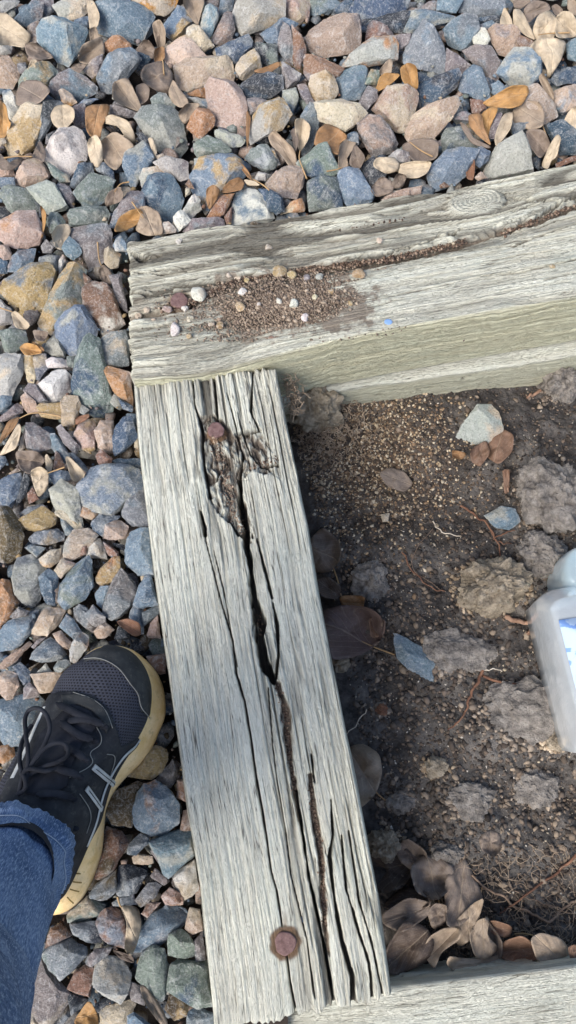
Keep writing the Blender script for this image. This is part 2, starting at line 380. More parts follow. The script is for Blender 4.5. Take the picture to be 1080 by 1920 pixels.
# ---------------------------------------------------------------- survey of stones and leaves
# each block: origin x, origin y, magnification of a survey sheet; each line: kind | outline [/ stem]
# stone kinds: first letter main colour, second letter the colour of its patches; leaf kinds start with L
SURVEY = {
(0, 0, 4.0): '''
cs|0,0 150,0 130,40 60,90 0,95
bu|105,160 150,80 250,0 320,30 310,130 220,210 150,190
us|290,0 400,0 400,90 340,140 300,110
Tc|410,50 480,0 660,0 670,80 610,150 540,170 450,140
bs|545,160 620,130 670,120 665,200 600,210
Ln|650,0 700,10 745,110 730,190 675,220 665,120
Ll|670,220 720,200 745,290 680,310
bc|700,40 760,20 870,60 1000,15 1090,60 1150,110 1130,230 1040,330 960,310 880,260 790,260 730,240 740,130
bs|790,-20 980,-20 960,40 870,60 800,30
Ln|-20,110 50,110 140,190 225,260 180,350 80,330 -20,325
cT|-20,330 90,340 80,400 -20,410
bc|285,230 320,160 390,140 460,150 530,175 640,220 650,280 600,400 510,500 440,470 400,420 290,310
pu|210,200 260,170 330,150 285,230 290,310 200,330 240,260
Lq|190,340 250,320 340,380 400,430 270,450 210,410
pT|40,390 130,510 150,570 90,650 -20,650 -20,480
us|130,490 190,470 210,520 190,560 140,550
Ln|200,550 230,450 270,450 280,490 220,540
tg|100,600 230,550 310,470 380,450 430,520 420,580 360,660 290,620 170,610 160,690 110,720
Lq|130,780 130,700 170,610 290,610 370,680 290,770 160,785
bs|300,750 350,700 400,740 330,770
wb|20,690 70,660 110,730 145,800 150,880 90,920 50,860 40,800
Ly|-10,750 45,800 60,900 80,920 40,1020 -20,1020
ks|330,770 440,750 470,790 390,870 390,930 290,1090 270,1080 310,930
bu|370,660 430,580 520,525 590,560 680,660 720,690 640,750 590,765 540,710 480,660 440,680 430,740
us|570,545 640,570 730,650 740,700 690,670 640,620
Ty|440,680 480,660 540,700 580,770 540,800 470,770
pu|630,540 690,450 770,410 770,480 720,560 690,590
Lq|530,510 560,480 650,480 600,550
Ll|590,430 620,340 680,310 760,280 780,400 730,430 660,475 610,460
ot|760,330 830,250 900,265 980,320 980,370 850,370 800,400
bs|725,590 760,510 820,420 890,370 970,365 1030,400 1045,460 980,540 900,590 850,640 830,700 760,700
Bk|1025,390 1080,420 1145,440 1100,480 1030,540 1045,460
Ll|855,630 900,610 960,590 1065,820 1060,840 850,750
us|830,790 900,790 1030,850 1000,880 830,860
bc|545,810 600,760 700,725 745,740 650,785 560,840
''',
(250, 0, 4.0): '''
Ty|10,-10 330,-10 320,50 240,115 110,100 60,80
Ll|380,-10 535,-10 500,110 480,190 450,150 385,50
bt|225,180 330,40 370,40 455,160 405,215 380,270 300,305 245,260
Ll|145,180 200,150 240,230 235,340 190,360 160,270
Lm|160,370 230,350 235,430 200,470 160,460
Lq|20,380 80,300 120,310 160,370 150,440 90,410
bc|500,180 540,50 580,25 630,60 640,130 600,230 570,290 510,230
bs|650,-20 760,-20 740,80 680,90 640,120
up|585,290 640,190 700,80 740,90 760,230 740,300 650,345 600,335
cT|745,30 810,-10 1120,-10 1120,130 1060,190 960,215 830,265 790,240 750,150
Tw|395,290 410,230 450,190 500,210 550,270 600,340 540,350 520,390 450,385 400,350
Tt|235,420 260,350 330,300 390,270 400,360 520,390 540,420 440,440 320,500 280,505 240,460
pT|300,560 320,490 400,440 540,425 690,430 730,480 780,590 740,610 600,600 540,650 400,690 340,650 300,610
pu|545,650 590,610 680,595 750,620 820,690 850,800 850,940 845,1040 780,1020 690,980 620,940 580,880
ot|400,690 540,655 560,740 420,720
cb|410,730 560,740 570,820 500,800
Bs|615,360 720,320 850,270 890,320 880,360 820,400 770,470 720,480 690,430 625,425
tT|760,520 800,430 870,365 910,360 950,440 960,500 880,540 840,600 800,590
gk|895,315 980,330 1075,340 1075,460 1000,500 960,480 950,430 900,370
Lm|900,530 1000,500 1080,465 1100,490 1000,560
Bk|800,650 900,535 1000,570 1110,570 1130,660 1030,740 850,725 810,700
bs|950,250 1030,200 1110,160 1080,330 1010,330 1000,290
up|850,740 900,730 1000,750 940,820 880,850 850,800
ct|875,980 905,870 950,810 1060,740 1120,740 1150,840 1190,860 1110,970 1030,1010 890,1070 875,1040
Lq|65,560 90,500 180,470 230,470 290,560 280,620 250,700 170,670 80,610/215,430 225,475 230,560
Lq|20,650 80,625 120,660 110,740 60,780 30,720
gc|130,740 190,695 240,705 310,780 300,825 200,810 140,790
Ll|265,700 300,600 340,660 400,740 410,780 350,800 300,770
Ll|345,840 400,780 500,780 430,870 390,930 350,880
oT|395,950 430,880 480,830 560,820 600,880 610,950 500,1040 420,990
gc|15,890 90,815 180,800 290,810 360,880 395,980 420,1100 370,1190 260,1200 240,1140 210,1080 90,1000
''',
(500, 0, 4.0): '''
pT|130,-10 330,-10 320,130 240,180 150,150 130,90
bg|320,-10 500,-10 560,40 500,90 460,100 320,120
us|70,220 100,165 160,190 190,250 215,440 200,490 140,460 90,380
ru|190,190 260,270 300,380 250,510 200,500 215,430
Bs|500,90 580,10 640,-10 640,60 600,110 540,105
Bs|620,90 680,-10 1080,-10 1080,60 950,140 800,150 690,150 640,120
kB|690,165 800,160 960,150 1030,80 1080,90 1000,240 940,250 860,180 750,200 700,240
pu|300,280 310,200 400,100 560,115 680,125 690,230 695,320 640,380 520,410 420,430 330,400
bs|10,300 40,200 120,115 250,190 190,205 100,165 70,220 60,320
ru|735,310 760,180 800,155 900,200 940,250 930,275 820,290
co|560,490 600,430 700,370 800,290 950,280 990,330 970,450 860,460 780,490 640,495
ru|255,420 280,400 420,450 580,510 540,590 500,570 430,550 330,590 320,610 270,540
tT|320,640 330,580 440,545 500,580 540,690 480,760 380,760 330,710
bb|535,600 570,520 650,485 740,500 765,560 740,660 690,740 580,755 540,720
uw|115,480 140,475 250,550 240,600 200,640 150,670 120,620
cb|120,680 220,665 240,740 190,855 120,780
up|230,640 290,615 350,760 300,780 250,710
gt|740,630 780,520 850,530 850,630
Ly|820,690 850,580 890,550 1000,560 940,620 880,660
Ll|845,530 910,450 945,450 930,560 870,570
pT|800,810 900,660 1050,650 1140,700 1160,740 1060,940 970,970 900,890 830,830
us|690,760 760,650 830,680 830,740 740,840 680,790
us|965,265 1080,265 1060,340 980,390
TT|360,780 420,755 560,755 680,790 735,840 720,880 640,940 590,995 520,930 400,910 370,840
''',
(750, 0, 3.2727): '''
bc|0,110 60,70 160,65 320,100 320,130 180,140 110,170 60,200 10,190
bs|260,170 400,80 470,100 485,190 430,290 370,320 300,260
sb|20,330 80,220 150,140 210,160 240,230 270,310 270,460 120,425 30,390
us|90,60 180,10 240,10 220,60 180,70
bs|240,-10 390,-10 340,80 220,70
sb|370,80 390,-10 640,-10 640,60 600,90 480,100 420,85
Bk|480,110 600,95 640,130 600,150 500,130
Ly|5,420 50,390 100,410 110,540 60,540 15,490
ub|485,150 560,125 590,135 560,170 510,180
wT|440,230 480,170 520,180 550,240 520,300 450,270
pu|530,190 590,150 700,165 730,200 730,290 660,350 610,330 550,230
us|385,320 440,280 560,280 620,370 560,440 600,500 560,500 470,410
bc|590,440 640,370 700,300 780,300 860,370 860,470 790,530 700,520 620,460
ru|720,210 820,260 800,300 740,300 720,260
Lq|700,0 810,0 740,55 700,40
Ln|610,150 640,40 680,110 690,160
Ln|700,60 750,70 830,240 780,220 700,160
Ln|820,180 850,100 910,70 955,110 955,190 930,240 840,245/850,215 900,205 1040,200
Ln|960,110 1000,75 1050,80 1080,130 1090,220 960,230
Lq|760,60 820,0 900,20 920,60 840,90 790,140
Lq|930,40 960,25 1000,60 980,90 950,90
Ln|805,290 850,245 950,240 1015,265 980,370 910,475 900,400 840,320
Ll|1030,-5 1090,-5 1090,100 1030,60
bs|1020,270 1050,240 1095,235 1095,380 1030,360
Bs|920,500 960,450 1090,395 1090,510 960,525
pb|940,560 1090,510 1090,660 1000,700 950,650
kB|65,550 200,470 350,425 375,460 350,530 180,670 90,670
bb|360,550 380,440 440,400 500,430 545,560 550,620 480,610 400,580
up|290,300 350,330 430,400 370,450 280,450 280,330
bb|560,520 600,500 640,520 650,560 580,595
Ly|515,630 580,590 680,530 770,530 780,570 740,640 680,660 560,650
pw|780,541 840,529 950,651 970,701 900,756 870,771 700,691 750,640
Ll|700,681 760,621 850,631 880,701 870,771 790,791 700,741/870,760 890,810 905,850
pT|40,756 80,691 200,640 350,591 360,641 320,731 210,841 60,856 45,821
Bs|100,430 190,480 150,520 110,500
Ll|850,480 880,450 940,560 940,620 900,580
''',
(750, 150, 3.2727): '''
rp|430,120 510,130 530,170 480,210 440,200
Lm|425,220 500,210 510,280 560,400 480,340 430,280
Ly|500,210 560,170 600,180 550,290 540,360 510,290
uw|545,300 600,200 630,200 580,360 550,350
Ln|585,340 630,220 690,200 680,290 640,350 590,400
Bs|680,270 790,260 780,290 700,340
us|340,200 400,190 430,210 420,250 340,240
Lq|370,260 420,290 440,370 550,400 540,415 440,390 390,310
gB|260,350 290,290 400,290 450,370 500,400 430,430 260,450
bs|165,610 200,530 280,440 420,420 480,430 420,520 400,590 330,640 200,680 180,650
bs|430,440 500,410 560,430 540,490 490,540 440,510
Lr|405,520 420,465 460,500 450,610 410,600
cp|515,570 560,470 600,400 740,330 780,380 800,500 810,555 700,580 580,600 520,600
Bs|900,280 1000,240 1090,330 1090,450 980,460 930,350
Ln|1000,270 1040,190 1090,160 1090,330 1010,310
Lq|780,310 880,310 920,400 860,480 790,390
Ln|870,520 920,400 960,340 985,360 960,470 930,490 910,540
us|750,340 790,400 820,500 810,540 780,480
rp|960,510 1090,460 1090,490 960,540
Lq|20,400 100,365 230,370 220,480 100,500 30,440/60,380 120,430 200,470
Ln|0,520 90,500 190,505 160,570 100,600 0,590
cu|0,430 50,450 60,500 0,510
pw|0,670 130,650 130,695 30,715 0,720
rp|240,650 270,625 310,650 250,665
pu|460,600 500,555 540,600 480,620
''',
(500, 180, 4.0): '''
Ln|215,230 220,180 270,175 325,230 310,320 250,415 230,340/250,410 240,470 270,540 300,620
Lq|180,270 215,240 240,340 215,420 195,330
Ll|20,310 60,265 130,330 200,400 225,520 165,520 110,430 40,370
sb|250,150 320,60 360,80 390,200 380,300 290,460 260,440 310,320 325,230 260,170
Lm|360,370 390,260 450,215 540,250 600,310 540,350 540,430 500,420 450,360
Ll|545,380 600,325 660,320 670,360 590,480 620,510 540,550/560,535 530,552 450,565
Lq|620,500 660,360 740,460 690,550 640,520
gB|240,500 390,370 450,360 500,500 535,560 500,600 340,610 280,590
bb|520,700 540,570 590,540 690,545 740,680 800,740 780,790 610,825 560,770
gB|300,780 300,640 400,610 520,610 500,700 560,800 560,830 330,860
pu|0,640 130,540 220,520 280,570 270,680 220,765 110,755 20,700
BB|0,700 120,760 130,860 80,880 0,850
To|90,880 200,780 260,770 290,870
up|680,220 760,140 850,150 920,230 970,350 930,420 850,450 800,455 740,350 700,300
cu|910,450 980,405 1060,420 1075,490 1000,500
Ln|810,500 830,465 950,460 990,510 970,560 900,580 810,530
uk|700,530 800,460 810,520 900,580 880,640 790,700 740,640
Lq|780,700 860,605 950,650 940,720 830,755
Lq|940,660 980,580 1050,600 1020,680 960,690
pw|860,780 940,710 1080,690 1080,740 900,790
st|0,370 50,400 100,510 0,560
Bs|600,280 670,260 690,300 690,360 600,330
''',
(0, 200, 4.0): '''
Tt|40,240 60,140 110,110 150,0 150,-30 300,-30 340,20 310,130 290,230 260,300 200,340 140,365 50,360 60,290
Ln|385,60 420,0 500,-10 550,20 550,90 500,150 450,165 400,120
us|555,0 640,-20 645,160 560,170 545,80
Lm|645,0 820,-10 800,60 760,150 750,240 680,210 650,160
wT|0,240 40,230 50,270 0,300
wu|370,300 380,240 450,180 540,165 620,190 650,280 650,400 600,440 540,520 510,560 340,400 360,350
gT|335,400 380,430 510,520 520,560 460,565 400,520
Ln|660,260 720,215 760,280 770,390 730,450 690,420 665,350
ku|350,210 440,160 420,220 370,290 340,270
Ln|765,130 830,60 960,110 1000,200 1005,270 940,230 890,150 820,120
Ll|760,270 860,190 1000,290 940,370 870,470 800,420 770,350
Lq|245,370 300,250 345,350 330,410 260,380/240,375 130,370 30,385
pT|110,560 150,460 220,380 300,380 370,500 370,540 280,570 190,600
cw|205,610 350,550 410,590 510,750 460,780 360,800 300,720
us|415,600 450,575 520,600 555,680 550,760 510,730 450,650
gB|5,610 100,595 210,630 300,740 290,770 120,820 60,760 10,670
pu|-10,460 100,470 110,520 -10,530
bs|-10,535 110,535 110,590 -10,600
Bs|520,590 590,430 690,430 700,500 560,610
bg|550,630 690,500 860,560 830,640 790,700 740,740 640,740 600,700
Bs|690,430 780,420 850,490 855,550 720,480
Lq|790,700 820,640 900,600 920,670 900,710 800,745/860,640 900,575 970,565
TT|980,430 1020,400 1040,450 1000,480
gc|510,800 540,765 650,745 780,750 810,800 800,890 530,890
us|525,935 530,895 800,895 830,960 825,1060 770,1165 710,1220 660,1190 620,1100 590,1030 520,960
bw|465,1060 520,970 590,1040 615,1100 550,1150 500,1120
bu|815,890 850,800 950,660 1020,630 1080,640 1080,760 950,800 900,840 870,900
Ly|860,930 900,830 980,780 1040,770 1080,830 1010,890 930,930/1075,835 1050,800 990,715
po|0,880 150,800 260,790 310,880 325,960 280,1020 200,1065 110,1070 40,1040 0,990
Ly|300,740 345,800 340,880 310,990 320,870
gB|355,870 380,800 440,800 500,870 430,930 380,940
Ln|390,960 430,895 510,885 530,930 490,1020 470,1070 420,1050
bw|850,1040 900,960 950,1030 950,1080 870,1080
Lq|0,340 60,440 110,390 180,390 100,470 0,470
''',
(250, 200, 4.0): '''
bc|-75,400 -50,330 60,255 100,300 145,390 130,450 60,480 40,540 20,585 -20,590 -40,510 -75,450
Bk|10,190 60,190 110,240 150,380 110,330 60,250
Ln|110,240 150,240 180,330 150,400 130,300
Tw|160,370 220,350 240,370 190,400
cu|150,420 250,375 410,410 420,540 350,550 240,490
Tc|45,520 80,470 180,450 230,480 230,510 100,550 70,610
bB|70,640 120,540 180,505 320,520 370,600 380,690 350,760 300,880 230,840 100,760
gc|465,280 500,240 560,215 740,310 740,330 640,370 510,390 470,350
bt|420,540 500,400 600,370 740,350 800,410 850,500 780,560 600,580 550,700 550,790 500,750 440,600
bc|455,390 510,390 510,440 460,460
cs|610,170 700,180 770,220 850,250 800,300 700,300 620,230
Lm|850,30 880,80 870,200 855,320 845,200
gs|810,370 880,320 1000,275 1010,330 1080,420 1070,460 1000,490 900,440
uw|905,540 940,485 1000,500 990,550 930,555
Lm|790,400 860,480 900,560 850,520 800,450/900,545 980,590 1020,630
Lm|655,640 720,560 790,530 830,570 810,620 720,640
Ln|600,590 660,580 705,590 660,630
Lm|550,620 600,590 650,630 620,700 570,770 550,700
Ln|830,545 910,560 950,590 860,590
ro|540,860 640,660 755,640 740,700 680,810 600,850
wb|740,880 740,730 780,640 860,615 930,640 990,700 1000,770 1045,790 1050,830 1000,860
Bb|930,610 1000,610 1080,660 1080,820 1000,750 980,690
pT|990,570 1080,480 1160,530 1180,600 1120,650 1010,620
wc|370,780 460,635 500,700 510,770 420,850
wc|300,830 360,770 430,850 400,900 330,940
TT|390,610 430,610 430,650 390,680
us|370,930 450,840 540,860 690,830 700,890 400,935
pw|220,860 260,860 320,920 310,945 225,950
ru|390,580 420,545 460,620 420,610
ru|685,820 740,750 735,880 700,880
Ll|50,760 110,755 190,800 220,950 100,960 20,920 60,830
''',
(0, 440, 4.1538): '''
ts|0,440 0,320 240,250 380,235 440,290 400,470 330,640 290,660 180,640 60,530
bu|70,280 100,170 150,130 280,110 250,240 130,290
sc|310,180 400,150 460,160 450,280 400,250 310,240
Tw|455,200 490,150 510,200 480,280 460,320
gt|300,680 360,600 430,450 490,270 520,215 600,240 680,300 660,400 650,560 560,600 460,690 400,770 320,730
bc|440,710 510,630 590,565 650,570 690,640 750,720 750,830 640,840 560,940 500,920 450,800
rw|650,410 730,370 800,380 870,450 910,560 960,690 800,790 770,770 720,660 650,570
pT|0,80 60,80 90,140 80,190 30,200 0,170
cT|345,890 370,820 440,760 450,830 510,920 500,950 400,940
Ln|90,610 130,600 230,700 200,735 120,720/95,600 0,570
cu|0,510 90,590 100,700 0,700
gs|0,760 110,740 200,750 215,830 130,910 90,930 40,900
Ly|155,880 200,845 280,860 330,920 200,940
Lq|255,740 380,760 340,830 280,820
Lm|250,830 340,880 340,910 280,870
sT|735,850 850,780 980,750 1000,850 1000,1020 820,1030 790,900
To|810,110 850,100 940,150 920,250 860,270 810,210
bs|880,90 920,0 980,60 960,110 920,130
Lq|770,280 810,235 880,310 860,400 790,350/790,240 770,200 760,60
us|860,330 940,310 990,600 930,560 890,470
us|320,90 360,40 420,100 400,140 330,145
ru|650,300 710,350 660,400
BB|0,190 70,200 60,300 0,300
''',
(0, 660, 3.857): '''
gB|600,-90 660,-120 720,-80 750,60 790,230 820,430 780,480 710,500 650,410 510,290 540,140 565,0
cT|-10,30 80,10 150,25 170,120 150,200 90,330 -10,310
Tt|160,30 230,0 250,130 260,180 240,225 200,210 165,110
sT|235,0 330,20 350,120 290,210 265,190 245,110
wp|335,60 370,40 480,50 500,110 350,115
gs|480,30 550,30 540,120 490,100
wu|280,240 400,130 470,130 520,190 510,280 440,350 370,365 340,320
us|175,280 210,230 260,240 350,360 260,380 230,310
pw|155,330 185,300 260,360 270,440 200,450 170,390
tT|265,400 300,370 440,370 440,490 300,470
Ty|440,360 470,320 560,330 580,400 540,480 530,560 490,575 445,530
cs|570,430 590,380 650,420 610,460
Lr|550,470 640,450 640,480 550,530
pt|540,600 580,510 650,480 700,510 670,590 680,690 640,720 590,700
po|680,570 730,510 820,500 830,740 760,730 710,690
Bs|820,560 870,470 950,440 970,540 990,620 900,710 820,750
op|750,130 790,100 940,150 960,380 900,350 830,300
Bk|850,330 960,390 960,440 890,410
Ty|970,640 1000,620 1000,700 970,690
ru|690,740 720,700 810,770 800,800 720,810
bs|370,600 400,590 450,650 500,750 470,790 410,740 375,690
uk|390,540 440,530 570,680 540,740 460,650
Bs|500,735 530,730 640,840 630,880 580,830
Ln|475,770 500,760 610,870 590,926 520,926
Ln|0,740 60,640 130,520 150,560 120,690 40,730
Lm|0,660 10,600 60,500 140,470 110,540 40,620/140,480 240,430 440,465
us|190,515 240,510 350,590 370,700 270,730 200,690 180,600
Tc|130,710 180,540 185,690 150,720
Lq|120,750 130,720 270,720 325,790 210,880 150,840
Ln|325,760 340,740 385,800 370,860 340,860
ru|400,720 430,740 470,840 390,860 400,800
bc|0,310 90,320 80,380 0,440
us|0,470 60,430 130,365 170,390 160,440 60,490 0,500
Bs|0,750 40,760 50,800 0,850
Tp|60,880 130,830 150,860 80,890
''',
(0, 860, 3.724): '''
Ln|215,90 280,60 335,100 330,200 270,265 240,190/335,100 450,60
bc|0,150 60,110 140,100 165,210 130,280 70,340 0,320
ks|170,110 210,140 180,260 100,340 150,270
ru|190,240 230,200 270,280 200,320
bu|345,120 380,80 470,85 500,140 450,160 390,190
cs|360,230 430,150 550,220 520,300 560,420 580,480 450,345 380,380
Ty|385,375 450,350 560,440 575,480 520,495
bc|525,290 560,180 640,70 730,40 850,50 960,80 1000,190 880,310 780,390 640,350 570,340
Bs|780,20 830,0 1000,0 1000,90 860,45
To|530,320 620,355 690,375 640,430 560,400
Bs|640,460 700,385 840,400 800,430 740,480 720,540 660,500
sb|850,370 900,290 1000,205 1030,350 1030,465 920,465 860,400
pu|720,560 740,460 850,415 900,470 870,560 790,575
bb|870,640 900,500 1040,490 1060,640 1080,820 960,800 880,720
tT|140,430 220,370 300,335 340,370 400,410 390,460 300,500 200,500
st|120,380 200,330 290,320 335,345 200,380 140,420
dt|0,340 80,345 140,420 160,540 150,680 80,740 0,700
st|205,560 240,510 400,490 460,510 440,570 330,600 230,600
bc|175,620 220,600 320,620 260,690
bc|420,410 520,490 500,530 460,535 430,460
Ty|270,700 350,640 430,630 430,700 350,760 300,750
Tc|440,710 450,600 510,510 570,485 640,500 690,540 620,560 560,680 480,715
ro|560,680 580,585 620,570 600,660
wT|605,680 630,560 700,550 740,650 750,700 700,690
ru|725,585 830,650 820,680 755,680
ks|790,590 870,600 880,650 800,610
''',
(0, 1040, 3.484): '''
sc|80,150 110,20 210,10 300,90 250,150 260,290 200,350 140,340 100,250
Bb|250,150 320,85 380,130 330,170 340,250 360,330 300,320 270,240
pw|320,180 370,150 390,200 370,320 340,260
bg|375,300 390,190 480,80 580,15 600,60 610,210 560,290 430,345
pT|360,100 400,30 500,60 400,150
to|625,150 660,90 720,60 750,10 780,20 780,90 730,180 690,200 640,180
us|665,390 700,280 740,180 790,90 870,180 895,260 850,340 780,410 720,420
bs|630,330 625,260 660,210 730,210 700,290 660,360
bB|870,330 910,230 960,70 990,130 1010,250 1030,320 940,340
bb|850,410 870,340 930,350 930,440 940,530 910,540
sc|930,380 1030,330 1040,380 970,440 940,470
pw|965,520 980,450 1030,400 1050,550 970,540
Lr|760,440 840,420 910,450 915,520 870,530
kB|745,550 770,470 830,500 860,550 800,560
do|0,170 60,170 120,310 80,400 30,430 0,400
To|0,390 40,440 0,470
us|60,410 120,340 190,370 180,400 90,415
sb|0,500 60,440 190,380 250,365 240,430 210,500 130,590 50,620 0,630
pT|205,520 250,400 300,350 390,345 425,370 380,450 310,530 240,540
sb|390,470 440,395 490,430 530,500 480,550 430,510
us|480,350 520,325 570,350 550,400 620,480 600,510 500,420
us|550,400 610,330 690,410 690,440 620,480
pT|615,500 640,470 690,440 745,490 690,540 630,550
Tp|340,510 400,495 470,580 450,620 400,610
co|460,700 455,620 520,505 585,520 580,590 550,640 490,710
Bs|200,680 210,620 330,530 400,590 430,650 410,680 280,710
pu|205,600 240,560 310,530 220,620
Tp|0,720 30,680 190,570 200,590 100,700 40,745 0,745
sb|550,650 600,540 650,590 560,690
sb|670,580 760,560 860,540 930,590 1070,620 1080,650 960,660 720,640
ru|960,670 1080,650 1080,780 1040,800
sc|350,740 380,690 450,685 460,720 400,770 360,770
dt|190,740 260,700 200,760
sc|240,770 300,710 340,770
''',
(0, 1180, 3.176): '''
pT|0,260 40,240 100,270 120,340 80,410 40,420 0,380
Bs|80,230 120,200 180,250 180,310 140,330 110,270
Tc|180,270 280,260 360,260 350,310 300,370 240,375
us|140,350 170,310 240,370 220,400 140,415
bs|0,410 60,430 140,415 200,390 280,430 250,520 150,680 50,690 0,640
od|0,690 80,690 90,750 20,800 0,790
wc|0,820 50,850 60,900 0,950
Ln|95,740 120,740 110,830
''',
(110, 1400, 3.857): '''
tb|500,210 600,130 620,20 700,0 790,20 800,90 740,190 670,230 580,215
us|700,240 760,200 820,100 860,150 860,240 810,300 760,280
rp|850,370 860,240 920,250 920,400
bo|530,520 580,330 620,270 700,250 800,310 870,420 850,540 760,655 650,650 570,610
dt|350,490 400,340 560,270 620,260 560,410 520,520 530,580 400,550
sB|560,650 580,620 650,660 640,700 560,780 500,770 510,710
rd|250,950 340,590 450,620 500,700 410,880 330,950
pT|515,800 560,775 680,790 680,840 640,855 550,850
bc|660,690 880,600 960,590 970,780 900,840 800,930 760,900 740,780
pT|880,600 900,470 960,440 960,610 920,600
wT|830,950 860,900 980,820 1020,1050 940,1070 900,1110 860,1060
ks|410,1080 430,870 480,840 620,880 640,930 560,1050 440,1095
us|670,930 700,880 760,940 800,970 760,1000 670,950
ru|690,720 740,790 750,900 700,800 670,760
ds|220,1070 260,1000 410,900 410,1050 350,1110 230,1100
sd|550,1110 650,990 700,980 740,1010 700,1090 600,1150
pr|740,1090 800,1020 880,1060 880,1130 780,1140
us|370,1130 440,1095 530,1060 560,1140 380,1157
''',
(0, 1640, 2.634): '''
gT|330,200 430,110 530,150 500,190 400,240 340,235
ks|350,240 470,230 510,340 430,330 370,290
sr|475,230 500,180 560,160 610,200 620,280 610,370 530,340 490,280
Ln|595,160 680,170 695,240 680,320 650,395 615,360 630,240/600,162 590,150 580,110
sb|655,390 700,270 760,190 850,150 920,165 940,220 880,280 780,350 700,380
pT|910,270 940,170 990,170 1000,270 950,295
gs|830,400 840,300 900,270 960,340 965,415 880,410
us|960,330 1000,280 1010,420 970,420
pr|700,190 730,140 790,140 760,180 730,210
gB|830,570 850,450 880,420 1020,430 1050,640 970,655 930,620
sb|930,680 960,650 1060,690 1060,745 920,745
gs|660,510 700,400 760,350 810,370 825,450 820,560 800,620 740,570 670,530
cT|455,540 480,420 540,400 600,420 640,500 630,580 590,635 520,590
rw|335,560 370,480 420,450 470,470 450,560 440,600
us|415,430 470,370 550,360 530,400 470,440 440,465
Lx|555,370 650,400 660,435 600,420
gs|210,400 260,340 340,320 420,360 420,400 360,470 300,510 250,470
ru|215,370 250,260 300,240 350,300 260,340
uT|125,600 200,420 300,540 355,620 260,745 210,745 140,640
cT|95,745 100,650 150,640 210,745
ds|270,745 355,625 360,690 300,745
ks|355,690 330,580 430,620 410,650
Ly|370,720 440,620 480,700 480,745 380,745
ks|470,640 520,610 560,610 500,660 480,690
To|495,745 500,660 560,640 640,615 665,640 620,680 630,745
bs|630,700 660,680 750,745 630,745
Ll|695,560 720,555 800,660 825,730 800,745 720,640
us|630,530 710,550 720,650 650,620
dt|815,660 840,590 930,620 920,690 860,720
pr|820,90 860,70 910,100 900,150 830,150
'''}
SOIL_ITEMS = {
(540, 700, 2.0): '''
LX|130,910 220,890 290,900 325,930 320,1000 250,1040 180,1050 140,1010/190,950 290,1015 400,1055
Lo|310,920 360,930 355,975 315,985
Lq|80,650 130,595 180,640 185,690 150,730 90,730/150,680 175,740 190,790
Lx|110,780 150,770 190,800 180,840 130,830
Lm|200,840 280,840 270,890 220,890
Lo|690,290 740,260 750,300 720,340 695,325
Lo|745,260 800,222 835,240 830,290 790,328 750,300
Lm|620,290 665,300 650,320 622,315
Lo|810,370 830,370 825,440 812,440
Lq|355,380 385,362 430,375 455,410 430,435 380,420
cT|630,240 660,180 710,125 760,120 800,150 810,210 740,265 680,262
bc|740,535 800,500 850,510 868,555 830,585 770,575
bb|400,970 500,1030 555,1100 550,1160 480,1130 410,1070
TT|348,530 380,525 375,555 355,558
''',
(600, 1200, 2.25): '''
Ll|130,480 180,465 235,500 245,560 225,630 170,680 145,640/225,630 260,665 310,700
Lx|200,930 280,890 350,900 380,960 340,1020 270,1050 220,1000
Lq|330,890 370,850 430,890 440,920 390,960 350,930
Lx|275,1130 350,1060 430,1070 450,1110 370,1160 310,1160
Lq|545,1180 540,1040 560,960 600,940 640,1020 670,1090 600,1170
Lx|300,1300 360,1210 430,1230 460,1290 430,1350 340,1390 290,1380
Lq|400,970 440,930 500,930 545,970 540,1030 490,1080 420,1050/495,1080 510,1130 540,1150
Lq|280,1160 370,1100 450,1120 440,1160 350,1220 290,1190
Lo|700,1200 740,1190 800,1210 790,1250 740,1240
Lq|460,1150 490,1120 530,1130 520,1190 480,1210
Lq|700,1190 760,1270 760,1330 700,1360 690,1340 740,1290 710,1250
Ll|450,1310 470,1260 520,1230 580,1230 570,1270 510,1310 490,1370
Ll|570,1240 580,1190 640,1130 680,1110 660,1180 630,1250 600,1270/630,1260 660,1130 685,1040
Ll|640,1250 670,1200 710,1190 700,1250 740,1290 700,1330 660,1320
Ll|560,1370 570,1340 620,1350 690,1350 750,1330 700,1390 680,1420 610,1410
Lo|770,1330 790,1280 850,1260 900,1300 905,1340 830,1355
Ll|905,1270 940,1250 1010,1270 1040,1320 1000,1360 930,1350/910,1250 870,1238 820,1240
Lq|680,840 720,810 755,830 755,880 730,905 690,880
Lo|1050,1300 1080,1290 1090,1330 1060,1345
'''}
SC = dict(b=(118,136,150), B=(76,94,112), s=(126,132,136), g=(128,138,130), t=(180,154,112), T=(200,184,160), p=(182,158,142),
          r=(144,112,94), u=(136,127,126), w=(222,216,204), o=(180,136,98), k=(68,72,78), c=(172,172,162), d=(102,88,66), y=(190,140,74))
SCN = dict(b='blue-grey', B='dark blue', s='slate grey', g='greenish grey', t='ochre', T='pale tan', p='pink', r='reddish brown',
           u='purplish grey', w='whitish', o='orange tan', k='charcoal', c='light grey', d='olive brown')
LC = dict(l=(146,130,112), m=(142,108,74), n=(184,168,144), q=(120,107,96), x=(84,72,64), X=(92,76,72), y=(168,128,78), r=(120,86,66), o=(126,98,80))
LCN = dict(l='greyish tan', m='golden brown', n='pale beige', q='dull purplish', x='dark brown', X='dark purplish', y='amber', r='rusty brown', o='warm brown')
